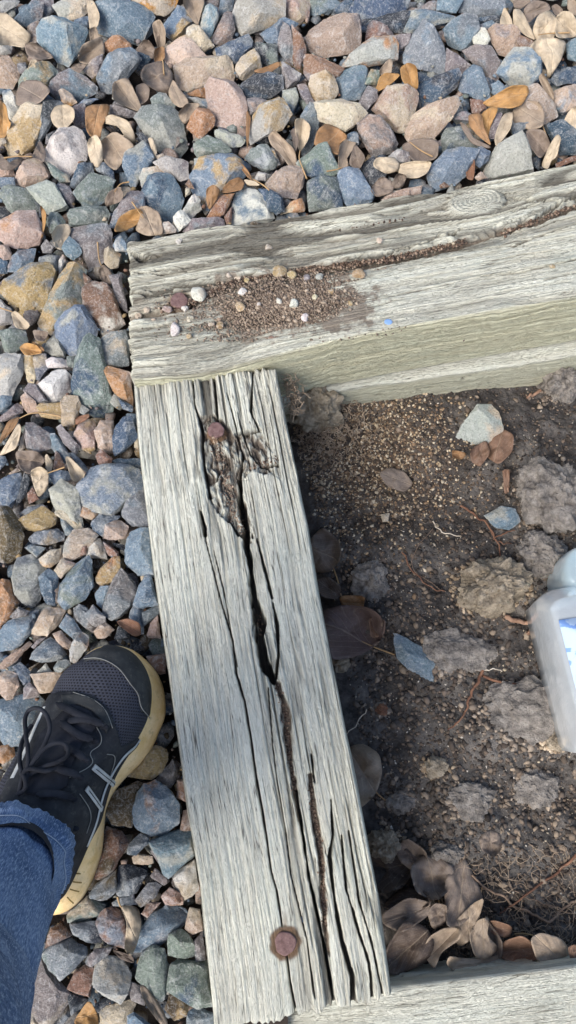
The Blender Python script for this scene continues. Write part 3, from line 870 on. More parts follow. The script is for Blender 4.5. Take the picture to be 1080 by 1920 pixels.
def survey(dic):
    out = []
    for (ox, oy, k), txt in dic.items():
        for ln in txt.strip().splitlines():
            code, rest = ln.split('|'); stem = None
            if '/' in rest:
                rest, s = rest.split('/'); stem = [tuple(map(float, q.split(','))) for q in s.split()]
                stem = [(ox+a/k, oy+b/k) for a, b in stem]
            pts = [tuple(map(float, q.split(','))) for q in rest.split()]
            out.append((code, [(ox+a/k, oy+b/k) for a, b in pts], stem))
    return out
# ---------------------------------------------------------------- ground
ZG = 0.048                                   # middle height of the top layer of gravel
# plank and beam edges in world metres
ZP, ZB = 0.090, 0.104
NLP, NLB = 560, 720
def edge(pts, z, n): return resample(W([p[0] for p in pts], [p[1] for p in pts], z)[:, :2], n)
PL = edge([(250,715),(262,850),(285,1040),(300,1150),(325,1330),(350,1510),(375,1660),(395,1850),(403,1938)], ZP, NLP)
PR = edge([(515,688),(548,850),(575,980),(600,1130),(640,1330),(680,1530),(712,1700),(735,1868)], ZP, NLP)
def xedge(pts, z, n, x0, x1):
    x = np.linspace(x0, x1, n); p = spline(pts, 200); y = np.interp(x, p[:, 0], p[:, 1]); return W(x, y, z)[:, :2]
BB = xedge([(238,447),(330,432),(450,410),(540,400),(650,385),(760,362),(860,345),(960,327),(1080,303),(1380,245)], ZB, NLB, 238, 1380)
t_ = np.linspace(0, 1, NLB)
xs = 246+(1380-246)*t_; pf = spline([(246,706),(350,697),(435,682),(540,657),(640,633),(800,603),(950,577),(1080,556),(1380,498)], 200)
BF = W(xs, np.interp(xs, pf[:, 0], pf[:, 1]), ZB)[:, :2]

def Wz(pts, z): return [tuple(q[:2]) for q in W([p[0] for p in pts], [p[1] for p in pts], z)]
def soil_z(x, y, fine=True):
    X, Y = PX(np.stack([x, y, np.full(np.shape(x), -.04)], -1))
    z = np.full(np.shape(x), -.058)
    z = z+.030*np.exp(-(((X-620)/110)**2+((Y-790)/90)**2))       # heap by the corner
    z = z+.012*np.exp(-(((X-800)/200)**2+((Y-740)/60)**2))
    z = z-.012*sstep(640, 560, X)*sstep(900, 1000, Y)
    z = z+.016*np.exp(-(((X-760)/190)**2+((Y-1760)/70)**2))
    z = z+.014*np.exp(-(((X-1010)/120)**2+((Y-1360)/90)**2))+.006*np.exp(-(((X-850)/90)**2+((Y-1230)/70)**2))
    z = z-.02*np.exp(-(((X-560)/26)**2+((Y-735)/26)**2))
    z = z+.022*fbm(x*11, y*11, 4, 5)
    if fine:
        b, s = cell(x*55, y*55, 3); b2, s2 = cell(x*120+3, y*120, 4)
        lump = np.sqrt(np.clip(1-b*1.3, 0, 1)); lump2 = np.sqrt(np.clip(1-b2*1.3, 0, 1))
        rg = .35+1.3*np.clip(fbm(x*14, y*14, 3, 9)+.5, 0, 1)
        z = z+rg*(.0048*lump+.0028*lump2)+.0018*fbm(x*260, y*260, 3, 8)-.004
    return z
sx = np.arange(-.10, .56, .0014); sy = np.arange(-.42, .46, .0014)
SX, SY = np.meshgrid(sx, sy); SZ = soil_z(SX, SY)
bx = PL[:, 0]
# stays under the plank on the left
leftx = np.interp(SY, ((PL+PR)/2)[::-1, 1], ((PL+PR)/2)[::-1, 0])
keep = (SX > leftx-.01)
U, Vv = PX(np.stack([SX, SY, SZ], -1))
dry = .75*np.exp(-(((U-1000)/110)**2+((Vv-1350)/95)**2))+.6*np.exp(-(((U-850)/80)**2+((Vv-1220)/60)**2))+.35*np.exp(-(((U-900)/160)**2+((Vv-1560)/130)**2))+.35*sstep(850, 1000, U)*sstep(1250, 1120, Vv)*sstep(820, 900, Vv)
dry = dry+.75*fbm(SX*24, SY*24, 4, 21)+.05
grit = np.clip(np.exp(-(((U-690)/140)**2+((Vv-850)/120)**2))*1.3, 0, 1)
fc = gridfaces(len(sy), len(sx)); kk = keep.ravel(); fc = fc[kk[fc].all(1)]
soil = mesh_obj('soil', np.stack([SX, SY, SZ], -1).reshape(-1, 3), fc, M['soil'], attrs=dict(dry=np.clip(dry, 0, 1).ravel(), grit=grit.ravel()))
tag(soil, 'dark crumbly garden soil inside the timber frame', kind='structure')
def soil_pt(px, py, dz=0.0):
    z = -.05
    for _ in range(6):
        p = W(px, py, z); z = float(soil_z(np.array([p[0]]), np.array([p[1]]), False)[0])+.0015+dz
    return W(px, py, z)
g = mesh_obj('ground', [(-4, -4, -.14), (4, -4, -.14), (4, 4, -.14), (-4, 4, -.14)], [(0, 1, 2, 3)], M['basedirt'])
tag(g, 'bare earth under everything', kind='structure')
# ground under the gravel: everything behind the beam and left of the plank
gx = np.arange(-1.3, 1.301, .02); gy = np.arange(-.9, 1.9, .02); GX, GY = np.meshgrid(gx, gy)
midP = (PL+PR)/2; midB = (BB+BF)/2
def in_gravel(x, y, m=0.0):
    lx = np.interp(y, midP[::-1, 1], midP[::-1, 0]); yb = np.interp(x, midB[:, 0], midB[:, 1]); low = y < midB[0, 1]
    return ((x > midB[0, 0]) & (y > yb+m)) | ((x < midB[0, 0]-m*.12) & ~low) | (low & (x < lx-m*.8))
gk = in_gravel(GX, GY).ravel(); fg = gridfaces(len(gy), len(gx)); fg = fg[gk[fg].all(1)]
gb = mesh_obj('gravel_base', np.stack([GX, GY, .006+.006*fbm(GX*9, GY*9, 3, 2)], -1).reshape(-1, 3), fg, M['basedirt'])
tag(gb, 'dark earth showing in the gaps of the gravel', kind='structure')

# ---------------------------------------------------------------- timbers
def carve(x, y, pts, ws, depth, z, h, gr, jag=.25, sd=1, soft=.45):
    """cut a groove along a surveyed line; ws are half widths in photo pixels"""
    wp = Wz(pts, z); k = .00050
    if np.isscalar(ws): ws = [ws]*len(pts)
    d, w_ = polydist(x, y, wp, [q*k for q in ws])
    d = d+w_*jag*2.6*(fbm(x*330, y*70, 3, sd) if z == ZP else fbm(x*70, y*330, 3, sd))
    m = sstep(1.0, soft, d/np.maximum(w_, 1e-5))
    return np.maximum(h, depth*m), np.maximum(gr, m)
def block(name, A, B, ztop, zbot, ns, nside, hfun, parent=None, rr=.004, seed=0, jag=.003, olive=(0, 0), skin=.0008):
    """timber: A,B = the two long edges (n,2). A side wall, top, B side wall"""
    n = len(A); width = np.linalg.norm(B-A, axis=1).mean(); mid = (A+B)/2
    L = np.r_[0, np.cumsum(np.linalg.norm(np.diff(mid, axis=0), axis=1))]
    dirn = (B-A)/np.linalg.norm(B-A, axis=1)[:, None]; along = np.gradient(mid, axis=0); along /= np.linalg.norm(along, axis=1)[:, None]
    u = np.linspace(0, 1, ns); S = u[None]*width*np.ones((n, 1)); LL = L[:, None]*np.ones((1, ns))
    P = A[:, None]*(1-u[None, :, None])+B[:, None]*u[None, :, None]
    # ragged ends
    ej = jag*(vn(S*420, S*0, seed+3)*1.1+vn(S*120, S*0+3, seed+4)*1.3)
    endw = np.zeros_like(LL); endw[:1] = 1; w0 = np.exp(-LL/.006); w1 = np.exp(-(L[-1]-LL)/.006)
    P = P+along[:, None]*(ej*(w1-w0))[..., None]
    dz, at = hfun(P[..., 0], P[..., 1], LL, S)
    e = np.minimum(S, width-S); q = np.clip(e/rr, 0, 1); drop = rr*.7*(1-np.sqrt(1-(1-q)**2))
    drop = drop*(1+.8*fbm(LL*60, S*60, 2, seed+5))
    Z = ztop-dz-drop
    endr = np.minimum(LL, L[-1]-LL); Z = Z-.0025*np.exp(-endr/.0015)*(1+vn(S*500, S*0, seed+9))
    cols = {k: v for k, v in at.items()}
    rowsP = [np.concatenate([P, Z[..., None]], -1)]
    # sides
    def side(sign, base, zt, ol, s0):
        zz = np.linspace(0, 1, nside+1)[1:]
        zc = zt[:, None]*(1-zz)+zbot*zz
        l2 = L[:, None]*np.ones((1, nside)); depth = (zt[:, None]-zc)
        d = skin*(1.6*vn(l2*8, depth*260, seed+11)+1.3*vn(l2*20, depth*700, seed+12))*np.clip(depth/.004, 0, 1)
        crk = np.abs(vn(l2*5, depth*110, seed+13)); cm = sstep(.02, 0.0, crk)*np.clip(depth/.006, 0, 1)*sstep(-.1, .2, vn(l2*14, depth*30, seed+14))
        d = d-.0022*cm
        rou = rr*.35*np.clip(depth/.003, 0, 1)
        xy = base[:, None]+sign*dirn[:, None]*(d+rou)[..., None]
        return np.concatenate([xy, zc[..., None]], -1), l2, s0+depth, np.full_like(l2, ol), cm*.7
    sa = side(-1, P[:, 0], Z[:, 0], olive[0], .2); sb = side(1, P[:, -1], Z[:, -1], olive[1], .4)
    full = np.concatenate([sa[0][:, ::-1], rowsP[0], sb[0]], 1); m = full.shape[1]
    uvw = np.concatenate([np.stack([sa[1], sa[2]], -1)[:, ::-1], np.stack([LL, S], -1), np.stack([sb[1], sb[2]], -1)], 1)
    at2 = {}
    for k in ('groove', 'dirt', 'weather_shade', 'olive', 'rust'):
        c = cols.get(k, np.zeros_like(S)); zpad = np.zeros((n, nside))
        if k == 'olive': at2[k] = np.concatenate([sa[3][:, ::-1], c, sb[3]], 1)
        elif k == 'groove': at2[k] = np.concatenate([sa[4][:, ::-1], c, sb[4]], 1)
        elif k == 'weather_shade':
            zb_ = np.linspace(0, 1, nside)[None]*np.ones((n, 1))
            at2[k] = np.concatenate([zpad+.15, c, zpad+.05], 1)
        else: at2[k] = np.concatenate([zpad, c, zpad], 1)
    V = full.reshape(-1, 3); Fq = gridfaces(n, m)
    # end caps: rows stepping down to the bottom
    caps = []; capuv = []; capF = []; off = len(V)
    for end, row in ((0, 0), (1, n-1)):
        ring = full[row]; K = 10; al = along[row]*(-1 if end == 0 else 1)
        zz = np.linspace(0, 1, K+1)[1:]
        top = ring[nside:nside+ns]
        R_ = top[None]*np.ones((K, 1, 1)); R_[..., 2] = top[None, :, 2]*(1-zz[:, None])+zbot*zz[:, None]
        jit = .0012*vn(np.arange(ns)[None]*.9+0*zz[:, None], zz[:, None]*9, seed+20+end); R_[..., :2] += al*jit[..., None]
        caps.append(R_.reshape(-1, 3)); capuv.append(np.stack([R_[..., 2]*.15, np.linspace(0, width, ns)[None]*np.ones((K, 1))], -1).reshape(-1, 2))
        topi = row*m+nside+np.arange(ns); idx = np.vstack([topi[None], off+np.arange(K*ns).reshape(K, ns)])
        q4 = np.stack([idx[:-1, :-1], idx[1:, :-1], idx[1:, 1:], idx[:-1, 1:]], -1).reshape(-1, 4); capF.append(q4); off += K*ns
    V = np.vstack([V]+caps); UV = np.vstack([uvw.reshape(-1, 2)]+capuv); Fq = np.vstack([Fq]+capF)
    at3 = {k: np.r_[v.ravel(), np.full(len(V)-v.size, .35 if k == 'weather_shade' else 0)] for k, v in at2.items()}
    return mesh_obj(name, V, Fq, M['wood'], parent, attrs=at3, uv=UV)

def grain(L_, S_, sd, amp=1.0, f=1.0):
    wob = .0035*fbm(L_*7, S_*14, 3, sd)
    s = S_+wob
    a = vn(s*300*f, L_*11, sd+1); b = vn(s*640*f, L_*22, sd+2); c = vn(s*1250, L_*60, sd+3)
    r = np.clip(-a*2, 0, 1)**1.5*.9+np.clip(-b*2, 0, 1)*.55+np.clip(-c*2, 0, 1)*.3
    return amp*r, s
def fissures(s, L_, sd, f=75, th=.055, m0=-.08):
    a = np.abs(vn(s*f, L_*3.2, sd)); b = np.abs(vn(s*f*2.1+9, L_*5, sd+1)); jit = .02*vn(s*900, L_*200, sd+2)
    m = sstep(th, th*.3, a+jit)*sstep(m0, m0+.16, vn(L_*13, s*70, sd+3))
    m2 = sstep(th*1.3, th*.4, b+jit)*sstep(m0, m0+.16, vn(L_*22, s*90, sd+4))*.6
    return np.maximum(m, m2)
def plank_h(x, y, L_, S_):
    u = S_/S_.max()
    X, Y = PX(np.stack([x, y, np.full(x.shape, ZP)], -1))
    rough = .35+.65*sstep(.42, .62, u)*sstep(950, 1250, Y)+.8*sstep(1100, 850, Y)*sstep(.15, .40, u)+.45*sstep(900, 740, Y)+.5*np.exp(-(L_/.02)**2)
    g_, s = grain(L_, S_, 31, 1.0); h = .0015*g_*(.6+rough)
    deep = np.clip(-vn(s*140, L_*7, 44)*2.2-.15, 0, 1)
    h = h+.0030*deep*np.clip(rough-.25, 0, 1.2)
    weather_shade = np.clip(.02+.28*g_*(.12+rough)+.5*deep*np.clip(rough-.2, 0, 1)+.3*fbm(L_*14, S_*30, 3, 50)*rough, 0, 1)
    fz = fissures(s, L_, 500, 85, .075, -.14)*np.clip(rough-.22, 0, 1); h = h+.0040*fz
    gr = .85*fz; dirt = np.zeros_like(x); cr = dirt.copy(); rust = dirt.copy()
    C = lambda pts, ws, dep, sd=1, jag=.25: carve(x, y, pts, ws, dep, ZP, cr, gr, jag, sd)
    cr, gr = C([(448,895),(452,935),(460,980),(463,1020),(468,1060),(475,1110),(488,1165),(485,1190),(495,1240),(512,1275)], [5,7,9,8,6,8,13,10,12,8], .030, 2)
    cr, gr = C([(512,1130),(520,1170),(522,1230),(518,1270)], [2,4,3,3], .014, 3)
    cr, gr = C([(482,1010),(500,1080),(510,1120)], [2,4,3], .010, 4)
    cr, gr = C([(556,1485),(568,1567),(576,1620),(584,1668),(601,1742),(613,1800),(628,1895)], [4,3.2,3,3,3,4,5], .022, 5)
    cr, gr = C([(382,1000),(400,1070),(415,1130),(436,1200),(442,1261),(458,1314),(470,1383),(478,1444),(491,1518),(499,1567),(507,1628),(519,1673),(529,1735)], [.9,1.3,1.3,2.2,2.6,2.6,2.6,2.6,2.4,2.2,2,2,1.6], .010, 6, .15)
    cr, gr = C([(537,1785),(544,1844),(558,1915)], [2,2.4,2.6], .012, 7, .15)
    cr, gr = C([(400,1030),(420,1110),(445,1250)], [1,1.4,1], .005, 8)
    cr, gr = C([(503,1290),(511,1395),(519,1461),(536,1560),(545,1640),(575,1760),(590,1870)], [1.6,1.6,1.2,1.2,1.2,1.6,2], .006, 9, .15)
    cr, gr = C([(621,1500),(625,1567),(619,1607),(628,1690),(643,1770),(662,1835),(664,1895)], [2,3,3.4,3.4,4,4.6,5], .012, 10)
    cr, gr = C([(641,1567),(650,1668),(674,1750),(694,1811),(700,1885)], [2,2.6,2.6,3,3], .008, 11)
    cr, gr = C([(655,1560),(674,1690),(698,1770),(719,1870)], [2,2,2,2.4], .007, 12)
    cr, gr = C([(584,1415),(590,1465)], [1.6,2.4], .010, 13)
    cr, gr = C([(399,690),(403,735),(408,785)], [5,4,4], .010, 14)
    cr, gr = C([(360,705),(364,755),(378,800),(380,860),(392,930)], [2.4,2,4,4,4], .010, 15)
    cr, gr = C([(474,690),(470,770),(486,805),(440,812)], [3,3,2.4,2], .008, 16)
    cr, gr = C([(445,770),(452,800),(470,850),(490,872),(520,870)], [1,2,2,3,4], .006, 17)
    cr, gr = C([(425,735),(440,790),(455,850),(450,895)], [1,1.6,3,4], .008, 18)
    cr, gr = C([(376,958),(383,985),(384,1003)], [3,4.5,4], .016, 19)
    cr, gr = C([(405,900),(412,880),(425,862)], [2,2,1.5], .006, 24)
    cr, gr = C([(430,975),(445,1000),(470,1015)], [2,3,3], .008, 25)
    gr = gr*.92
    # soil packed channels
    for pts, ws, dep, sd in (([(519,1280),(535,1334),(544,1428),(552,1480),(562,1540)], [6,9,7,6,4], .011, 20),
                             ([(582,1455),(586,1518),(598,1567),(604,1628),(606,1668),(609,1730),(616,1790)], [5,7,8,8,8,7,4], .009, 21)):
        c0 = np.zeros_like(x); c0, m = carve(x, y, pts, ws, dep, ZP, c0, np.zeros_like(x), .3, sd)
        cr = np.maximum(cr, c0); dirt = np.maximum(dirt, m)
    basin = Wz([(374,778),(398,770),(425,792),(440,812),(466,806),(492,798),(512,845),(527,868),(500,890),(470,884),(455,900),(460,930),(470,985),(478,1010),(455,1012),(435,985),(405,960),(393,935),(382,880)], ZP)
    ins = inpoly(x, y, basin); d, _ = polydist(x, y, basin, None, True); sd_ = np.where(ins, d, -d)+.0018*fbm(x*260, y*90, 3, 60)
    bm_ = sstep(0, .0014, sd_); bh = .0065+.0095*fbm(s*190+1.2*vn(L_*90, s*90, 63), L_*62, 4, 61, .6)+.0034*np.clip(-vn(s*420, L_*40, 62)*2, 0, 1)
    h = np.maximum(h, bm_*np.clip(bh, .0003, .02)); dirt = np.maximum(dirt, bm_*.6*sstep(.005, .009, bh))
    weather_shade = np.maximum(weather_shade, bm_*(.25+.5*sstep(.004, .007, bh)))
    gr = np.maximum(gr, bm_*sstep(.0075, .0095, bh)*.9)
    # worn-away layer at the top right
    lay = Wz([(487,805),(505,790),(520,690),(530,690),(552,860),(560,930),(540,960),(528,905),(500,880),(522,870)], ZP)
    ins = inpoly(x, y, lay); d, _ = polydist(x, y, lay, None, True); l2 = sstep(0, .0012, np.where(ins, d, -d)+.0014*vn(x*300, y*80, 70))
    h = h+.0016*l2; weather_shade = np.clip(weather_shade+.10*l2, 0, 1)
    h = h+cr+.0012*fbm(L_*6, S_*12, 2, 80)
    for cx_, cy_, rr_ in ((405,807,17), (535,1768,21)):
        p = W(cx_, cy_, ZP); d = np.hypot(x-p[0], y-p[1]); k = .00052*rr_
        h = h*sstep(k*.7, k*1.2, d)+.0006*(d < k*.9); gr = gr*sstep(k*.8, k*1.1, d)
        gr = np.maximum(gr, .65*sstep(k*1.22, k*1.05, d+.0008*fbm(x*400, y*400, 2, 5)))
        rust = np.maximum(rust, sstep(k*1.32, k*1.02, d+.0025*fbm(x*200, y*200, 2, 6)))
    p0 = W(535, 1735, ZP); rust = np.maximum(rust, .7*np.exp(-((x-p0[0])/.002)**2-((y-p0[1])/.008)**2))
    lx, rx = [W(a, b, ZP) for a, b in ((566,1722), (568,1730))]
    return h, dict(groove=np.clip(gr, 0, 1), dirt=np.clip(dirt, 0, 1), weather_shade=weather_shade, rust=np.clip(rust, 0, 1), olive=.12*sstep(.8, 1, u))
plank = empty('timber_plank')
plank.location = (float((PL+PR)[NLP//2, 0]/2), float((PL+PR)[NLP//2, 1]/2), 0)
tag(plank, 'split weathered pale grey timber running down the photo, long dark crack, two rusty nail heads', 'timber')
def child(o, parent):
    o.parent = parent; o.matrix_parent_inverse.identity(); o.location = Vector(o.location)-parent.location; return o
pb = block('plank_body', PL, PR, ZP, .0015, 230, 26, plank_h, None, .0035, 100, .0030); child(pb, plank)

knot = np.array(Wz([(893,377)], ZB)[0])
def beam_h(x, y, L_, S_):
    X, Y = PX(np.stack([x, y, np.full(x.shape, ZB)], -1)); u = S_/S_.max()
    kd = np.array([BB[-1]-BB[300]])[0]; kd = kd/np.linalg.norm(kd); dx = (x-knot[0])*kd[0]+(y-knot[1])*kd[1]; dy = -(x-knot[0])*kd[1]+(y-knot[1])*kd[0]
    bend = .016*np.exp(-(dx/.045)**2)*np.sign(dy)*np.exp(-np.abs(dy)/.03)
    S2 = S_+bend+.010*np.sin(L_*14+.4)*sstep(.6, .2, u)*.6
    upper = sstep(.62, .38, u); left = sstep(560, 380, X)
    rough = .48+.75*upper*sstep(1400, 500, X)+.45*left+.35*upper
    g_, s = grain(L_, S2, 131, 1.0, .9); h = .0016*g_*(.5+rough)
    deep = np.clip(-vn(s*120, L_*6, 144)*2.4-.1, 0, 1); deep2 = np.clip(-vn(s*210, L_*9, 145)*2.4-.2, 0, 1)
    h = h+.0040*deep*np.clip(rough-.3, 0, 1.2)+.0022*deep2*np.clip(rough-.2, 0, 1)
    weather_shade = np.clip(.02+.26*g_*(.2+rough)+.45*deep*np.clip(rough-.3, 0, 1)+.25*deep2*rough+.25*fbm(L_*12, S_*30, 3, 150), 0, 1)
    fz = np.maximum(fissures(s, L_, 520, 62, .10, -.30), .8*fissures(s, L_, 530, 130, .10, -.18))*np.clip(rough-.15, 0, 1); h = h+.0055*fz
    gr = .95*fz; cr = np.zeros_like(x); dirt = cr.copy(); rust = cr.copy()
    C = lambda pts, ws, dep, sd=1, jag=.3: carve(x, y, pts, ws, dep, ZB, cr, gr, jag, sd)
    cr, gr = C([(540,499),(615,494),(690,481),(765,464),(820,447),(865,430)], [2,4,5,4,4,3], .009, 31)
    cr, gr = C([(820,442),(845,443),(865,428)], [2,4,2], .009, 32)
    cr, gr = C([(845,446),(920,437),(990,417),(1040,385),(1100,355)], [2,4,4,5,6], .010, 33)
    cr, gr = C([(955,366),(985,370),(1010,376),(1045,378),(1110,366)], [3,6,5,5,6], .013, 34)
    cr, gr = C([(870,466),(965,461),(1015,441),(1100,412)], [1.5,3,3,3], .005, 35)
    cr, gr = C([(715,558),(775,547),(850,531)], [1,2,1], .004, 36)
    cr, gr = C([(900,517),(975,511),(1040,496),(1110,478)], [1,2,3,3], .005, 37)
    cr, gr = C([(690,577),(755,560)], [1,1.6], .003, 38)
    cr, gr = C([(1020,525),(1110,505)], [1.5,2], .003, 39)
    cr, gr = C([(232,548),(300,543),(350,531),(425,524),(480,508)], [6,7,5,4,3], .007, 40)
    cr, gr = C([(228,508),(300,512),(350,505)], [2,3,1], .005, 41)
    cr, gr = C([(290,505),(330,503),(380,490),(440,470),(500,462)], [1,3,2,2,1], .005, 42)
    cr, gr = C([(245,470),(265,478),(300,470)], [6,8,3], .010, 43)
    cr, gr = C([(390,520),(450,505),(520,480),(600,462),(700,452)], [1,2,3,2,1], .005, 44)
    cr, gr = C([(330,470),(420,450),(500,440),(640,425)], [1,2,1.5,1], .004, 45)
    cr, gr = C([(238,625),(290,610),(350,596)], [2,2,1], .004, 46)
    for a_, b_ in (((700,400),(840,385)), ((560,430),(700,412)), ((900,495),(1040,470)), ((1000,425),(1090,400)), ((960,400),(1090,350))):
        cr, gr = C([a_, ((a_[0]+b_[0])/2, (a_[1]+b_[1])/2-3), b_], [1,2,1], .004, 47)
    gr = gr*.8
    # soil filled hollow between the two halves
    c0, m = carve(x, y, [(232,588),(300,580),(350,567),(420,535),(470,518),(560,505),(640,494),(720,486),(800,470),(870,450),(960,425),(1040,398),(1110,372)], [15,16,15,14,12,12,14,14,13,12,12,11,11], .014, ZB, np.zeros_like(x), np.zeros_like(x), .22, 50, .1)
    gr = np.maximum(gr, .75*np.clip(m*1.6, 0, 1)*sstep(.25, .9, m)*sstep(640, 720, X))
    cr = np.maximum(cr, c0*(1-.7*sstep(360, 420, X)*sstep(700, 640, X))); dirt = np.maximum(dirt, m*.9)
    # dirt film on the wood round the heap
    d = ((X-540)/165)**2+((Y-572)/62)**2; film = sstep(1.35, .5, d+1.3*fbm(x*70, y*70, 5, 51, .7)); dirt = np.maximum(dirt, film*.85)
    d = ((X-330)/100)**2+((Y-575)/26)**2; dirt = np.maximum(dirt, .4*sstep(1.2, .5, d+1.2*fbm(x*50, y*50, 3, 52)))
    ln = Wz([(225,560),(350,548),(430,528),(520,508),(640,492),(760,470),(900,438),(1000,412),(1120,368)], ZB)
    lx0 = np.array(ln); yy = np.interp(x, lx0[:, 0], lx0[:, 1])+.0018*fbm(x*22, y*6, 3, 77)
    side_ = y-yy; h = h-.0035*sstep(-.0008, .0010, side_)*sstep(.045, .004, side_)+.0018*sstep(.0004, -.0006, side_)*sstep(-.022, -.001, side_)
    # knot
    rk = np.hypot(dx/1.9, dy); kk_ = sstep(.0185, .0145, rk)
    ring = .5+.5*np.cos(rk*2*math.pi/.0026+3*vn(dx*90, dy*90, 53)); h = h*(1-kk_)+kk_*(.0006+.0011*ring)-.0025*sstep(.024, .012, rk)
    weather_shade = weather_shade*(1-kk_)+kk_*(.12+.3*ring); gr = gr*(1-.9*kk_)+.35*kk_*sstep(.2, 0., ring)
    m2 = np.exp(-((rk-.019)/.0012)**2)*sstep(-.2, .3, vn(dx*60, dy*60, 54)); gr = np.maximum(gr, .55*m2); h = h+.002*m2
    h = h+cr+.0025*fbm(L_*5, S_*9, 2, 180)+.004*sstep(.8, 1, u)*sstep(620, 380, X)
    p = W(336, 564, ZB); dd = np.hypot(x-p[0], y-p[1]); k = .0115
    h = np.where(dd < k*.8, .005, h); gr = np.maximum(gr*(dd > k*.8), .5*sstep(k*1.1, k*.9, dd)); rust = sstep(k*1.4, k, dd+.002*fbm(x*200, y*200, 2, 3))*.6
    dark = sstep(.93, .99, u)*sstep(600, 520, X)  # shadow on the front edge by the plank, painted in on top of the weathering
    return h, dict(groove=np.clip(gr, 0, 1), dirt=np.clip(dirt, 0, 1), weather_shade=np.clip(weather_shade+.25*dark, 0, 1), rust=rust, olive=.10+.85*sstep(.985, 1, u))
beam = empty('timber_beam'); beam.location = (float(midB[NLB//2, 0]), float(midB[NLB//2, 1]), 0)
tag(beam, 'weathered landscape timber across the photo with a knot and soil on its top', 'timber')
bb = block('beam_body', BB, BF, ZB, .010, 250, 60, beam_h, None, .005, 200, .0035, olive=(.3, 1.0), skin=.0007); child(bb, beam)

def plain_h(sd, am):
    def f(x, y, L_, S_):
        g_, s = grain(L_, S_, sd, 1.0); h = am*g_
        c = sstep(.02, 0., np.abs(vn(s*60, L_*5, sd+7)))*sstep(.05, .3, vn(L_*12, S_*25, sd+8))
        return h+.002*c, dict(groove=.6*c, weather_shade=np.clip(.05+.12*g_+.15*fbm(L_*10, S_*20, 3, sd+9), 0, 1), olive=np.full_like(x, .12))
    return f
# lower course under the beam, standing a little proud of it
lo = np.array([-.0, -.010]); n2 = 300
q = np.linspace(.15, .999, n2)
def samp(A, q): return np.stack([np.interp(q, np.linspace(0, 1, len(A)), A[:, k]) for k in (0, 1)], -1)
LB = samp(BB, q); LF = samp(BF, q)+np.stack([0*q, -.004-.012*sstep(.15, .75, q)], -1)
lower = block('lower_timber', LB, LF, .004, -.095, 60, 40, plain_h(300, .0006), None, .006, 300, .001, olive=(0, .75))
tag(lower, 'pale olive lower timber mostly buried, showing as a strip under the knotty beam', 'timber')
# bottom timber
Q0 = W([430, 1380], [1888, 1775], 0.0)[:, :2]; n3 = 420
DA = resample(Q0, n3); dn = np.array([Q0[1][1]-Q0[0][1], -(Q0[1][0]-Q0[0][0])]); dn /= np.linalg.norm(dn); DB = DA+dn*.15
bot = block('bottom_timber', DA, DB, 0.0, -.09, 150, 30, plain_h(400, .0007), None, .005, 400, .001, olive=(.3, .3))
tag(bot, 'smooth pale green-grey timber in the bottom right corner under the end of the split timber', 'timber')

# nails
def nail(px, py, z, r, parent):
    V, Fc = ico(2); c = W(px, py, z); a = np.arctan2(V[:, 1], V[:, 0]); rr_ = np.hypot(V[:, 0], V[:, 1])
    V2 = V.copy(); k = r*(1+.05*np.sin(a*3+px)+.03*np.sin(a*7)); V2[:, 0] *= k; V2[:, 1] *= k
    V2[:, 2] = np.sign(V[:, 2])*np.minimum(np.abs(V[:, 2])*3.2, 1)*.0018+.0003*vn(V2[:, 0]*600, V2[:, 1]*600, 3)
    shank = tube_geo([(0, 0, -.001), (0, 0, -.02), (0, 0, -.05)], r*.45, 10)
    sf = np.vstack([shank[1][:, [0, 1, 2]], shank[1][:, [0, 2, 3]]])
    V3, F3 = join_geo([(V2, Fc), (shank[0], sf)])
    o = mesh_obj('nail', V3+c, F3, M['rust']); child(o, parent); return o
nail(405, 807, ZP-.0008, .0084, plank); nail(535, 1768, ZP-.0010, .0088, plank); nail(336, 564, ZB-.0035, .0092, beam)

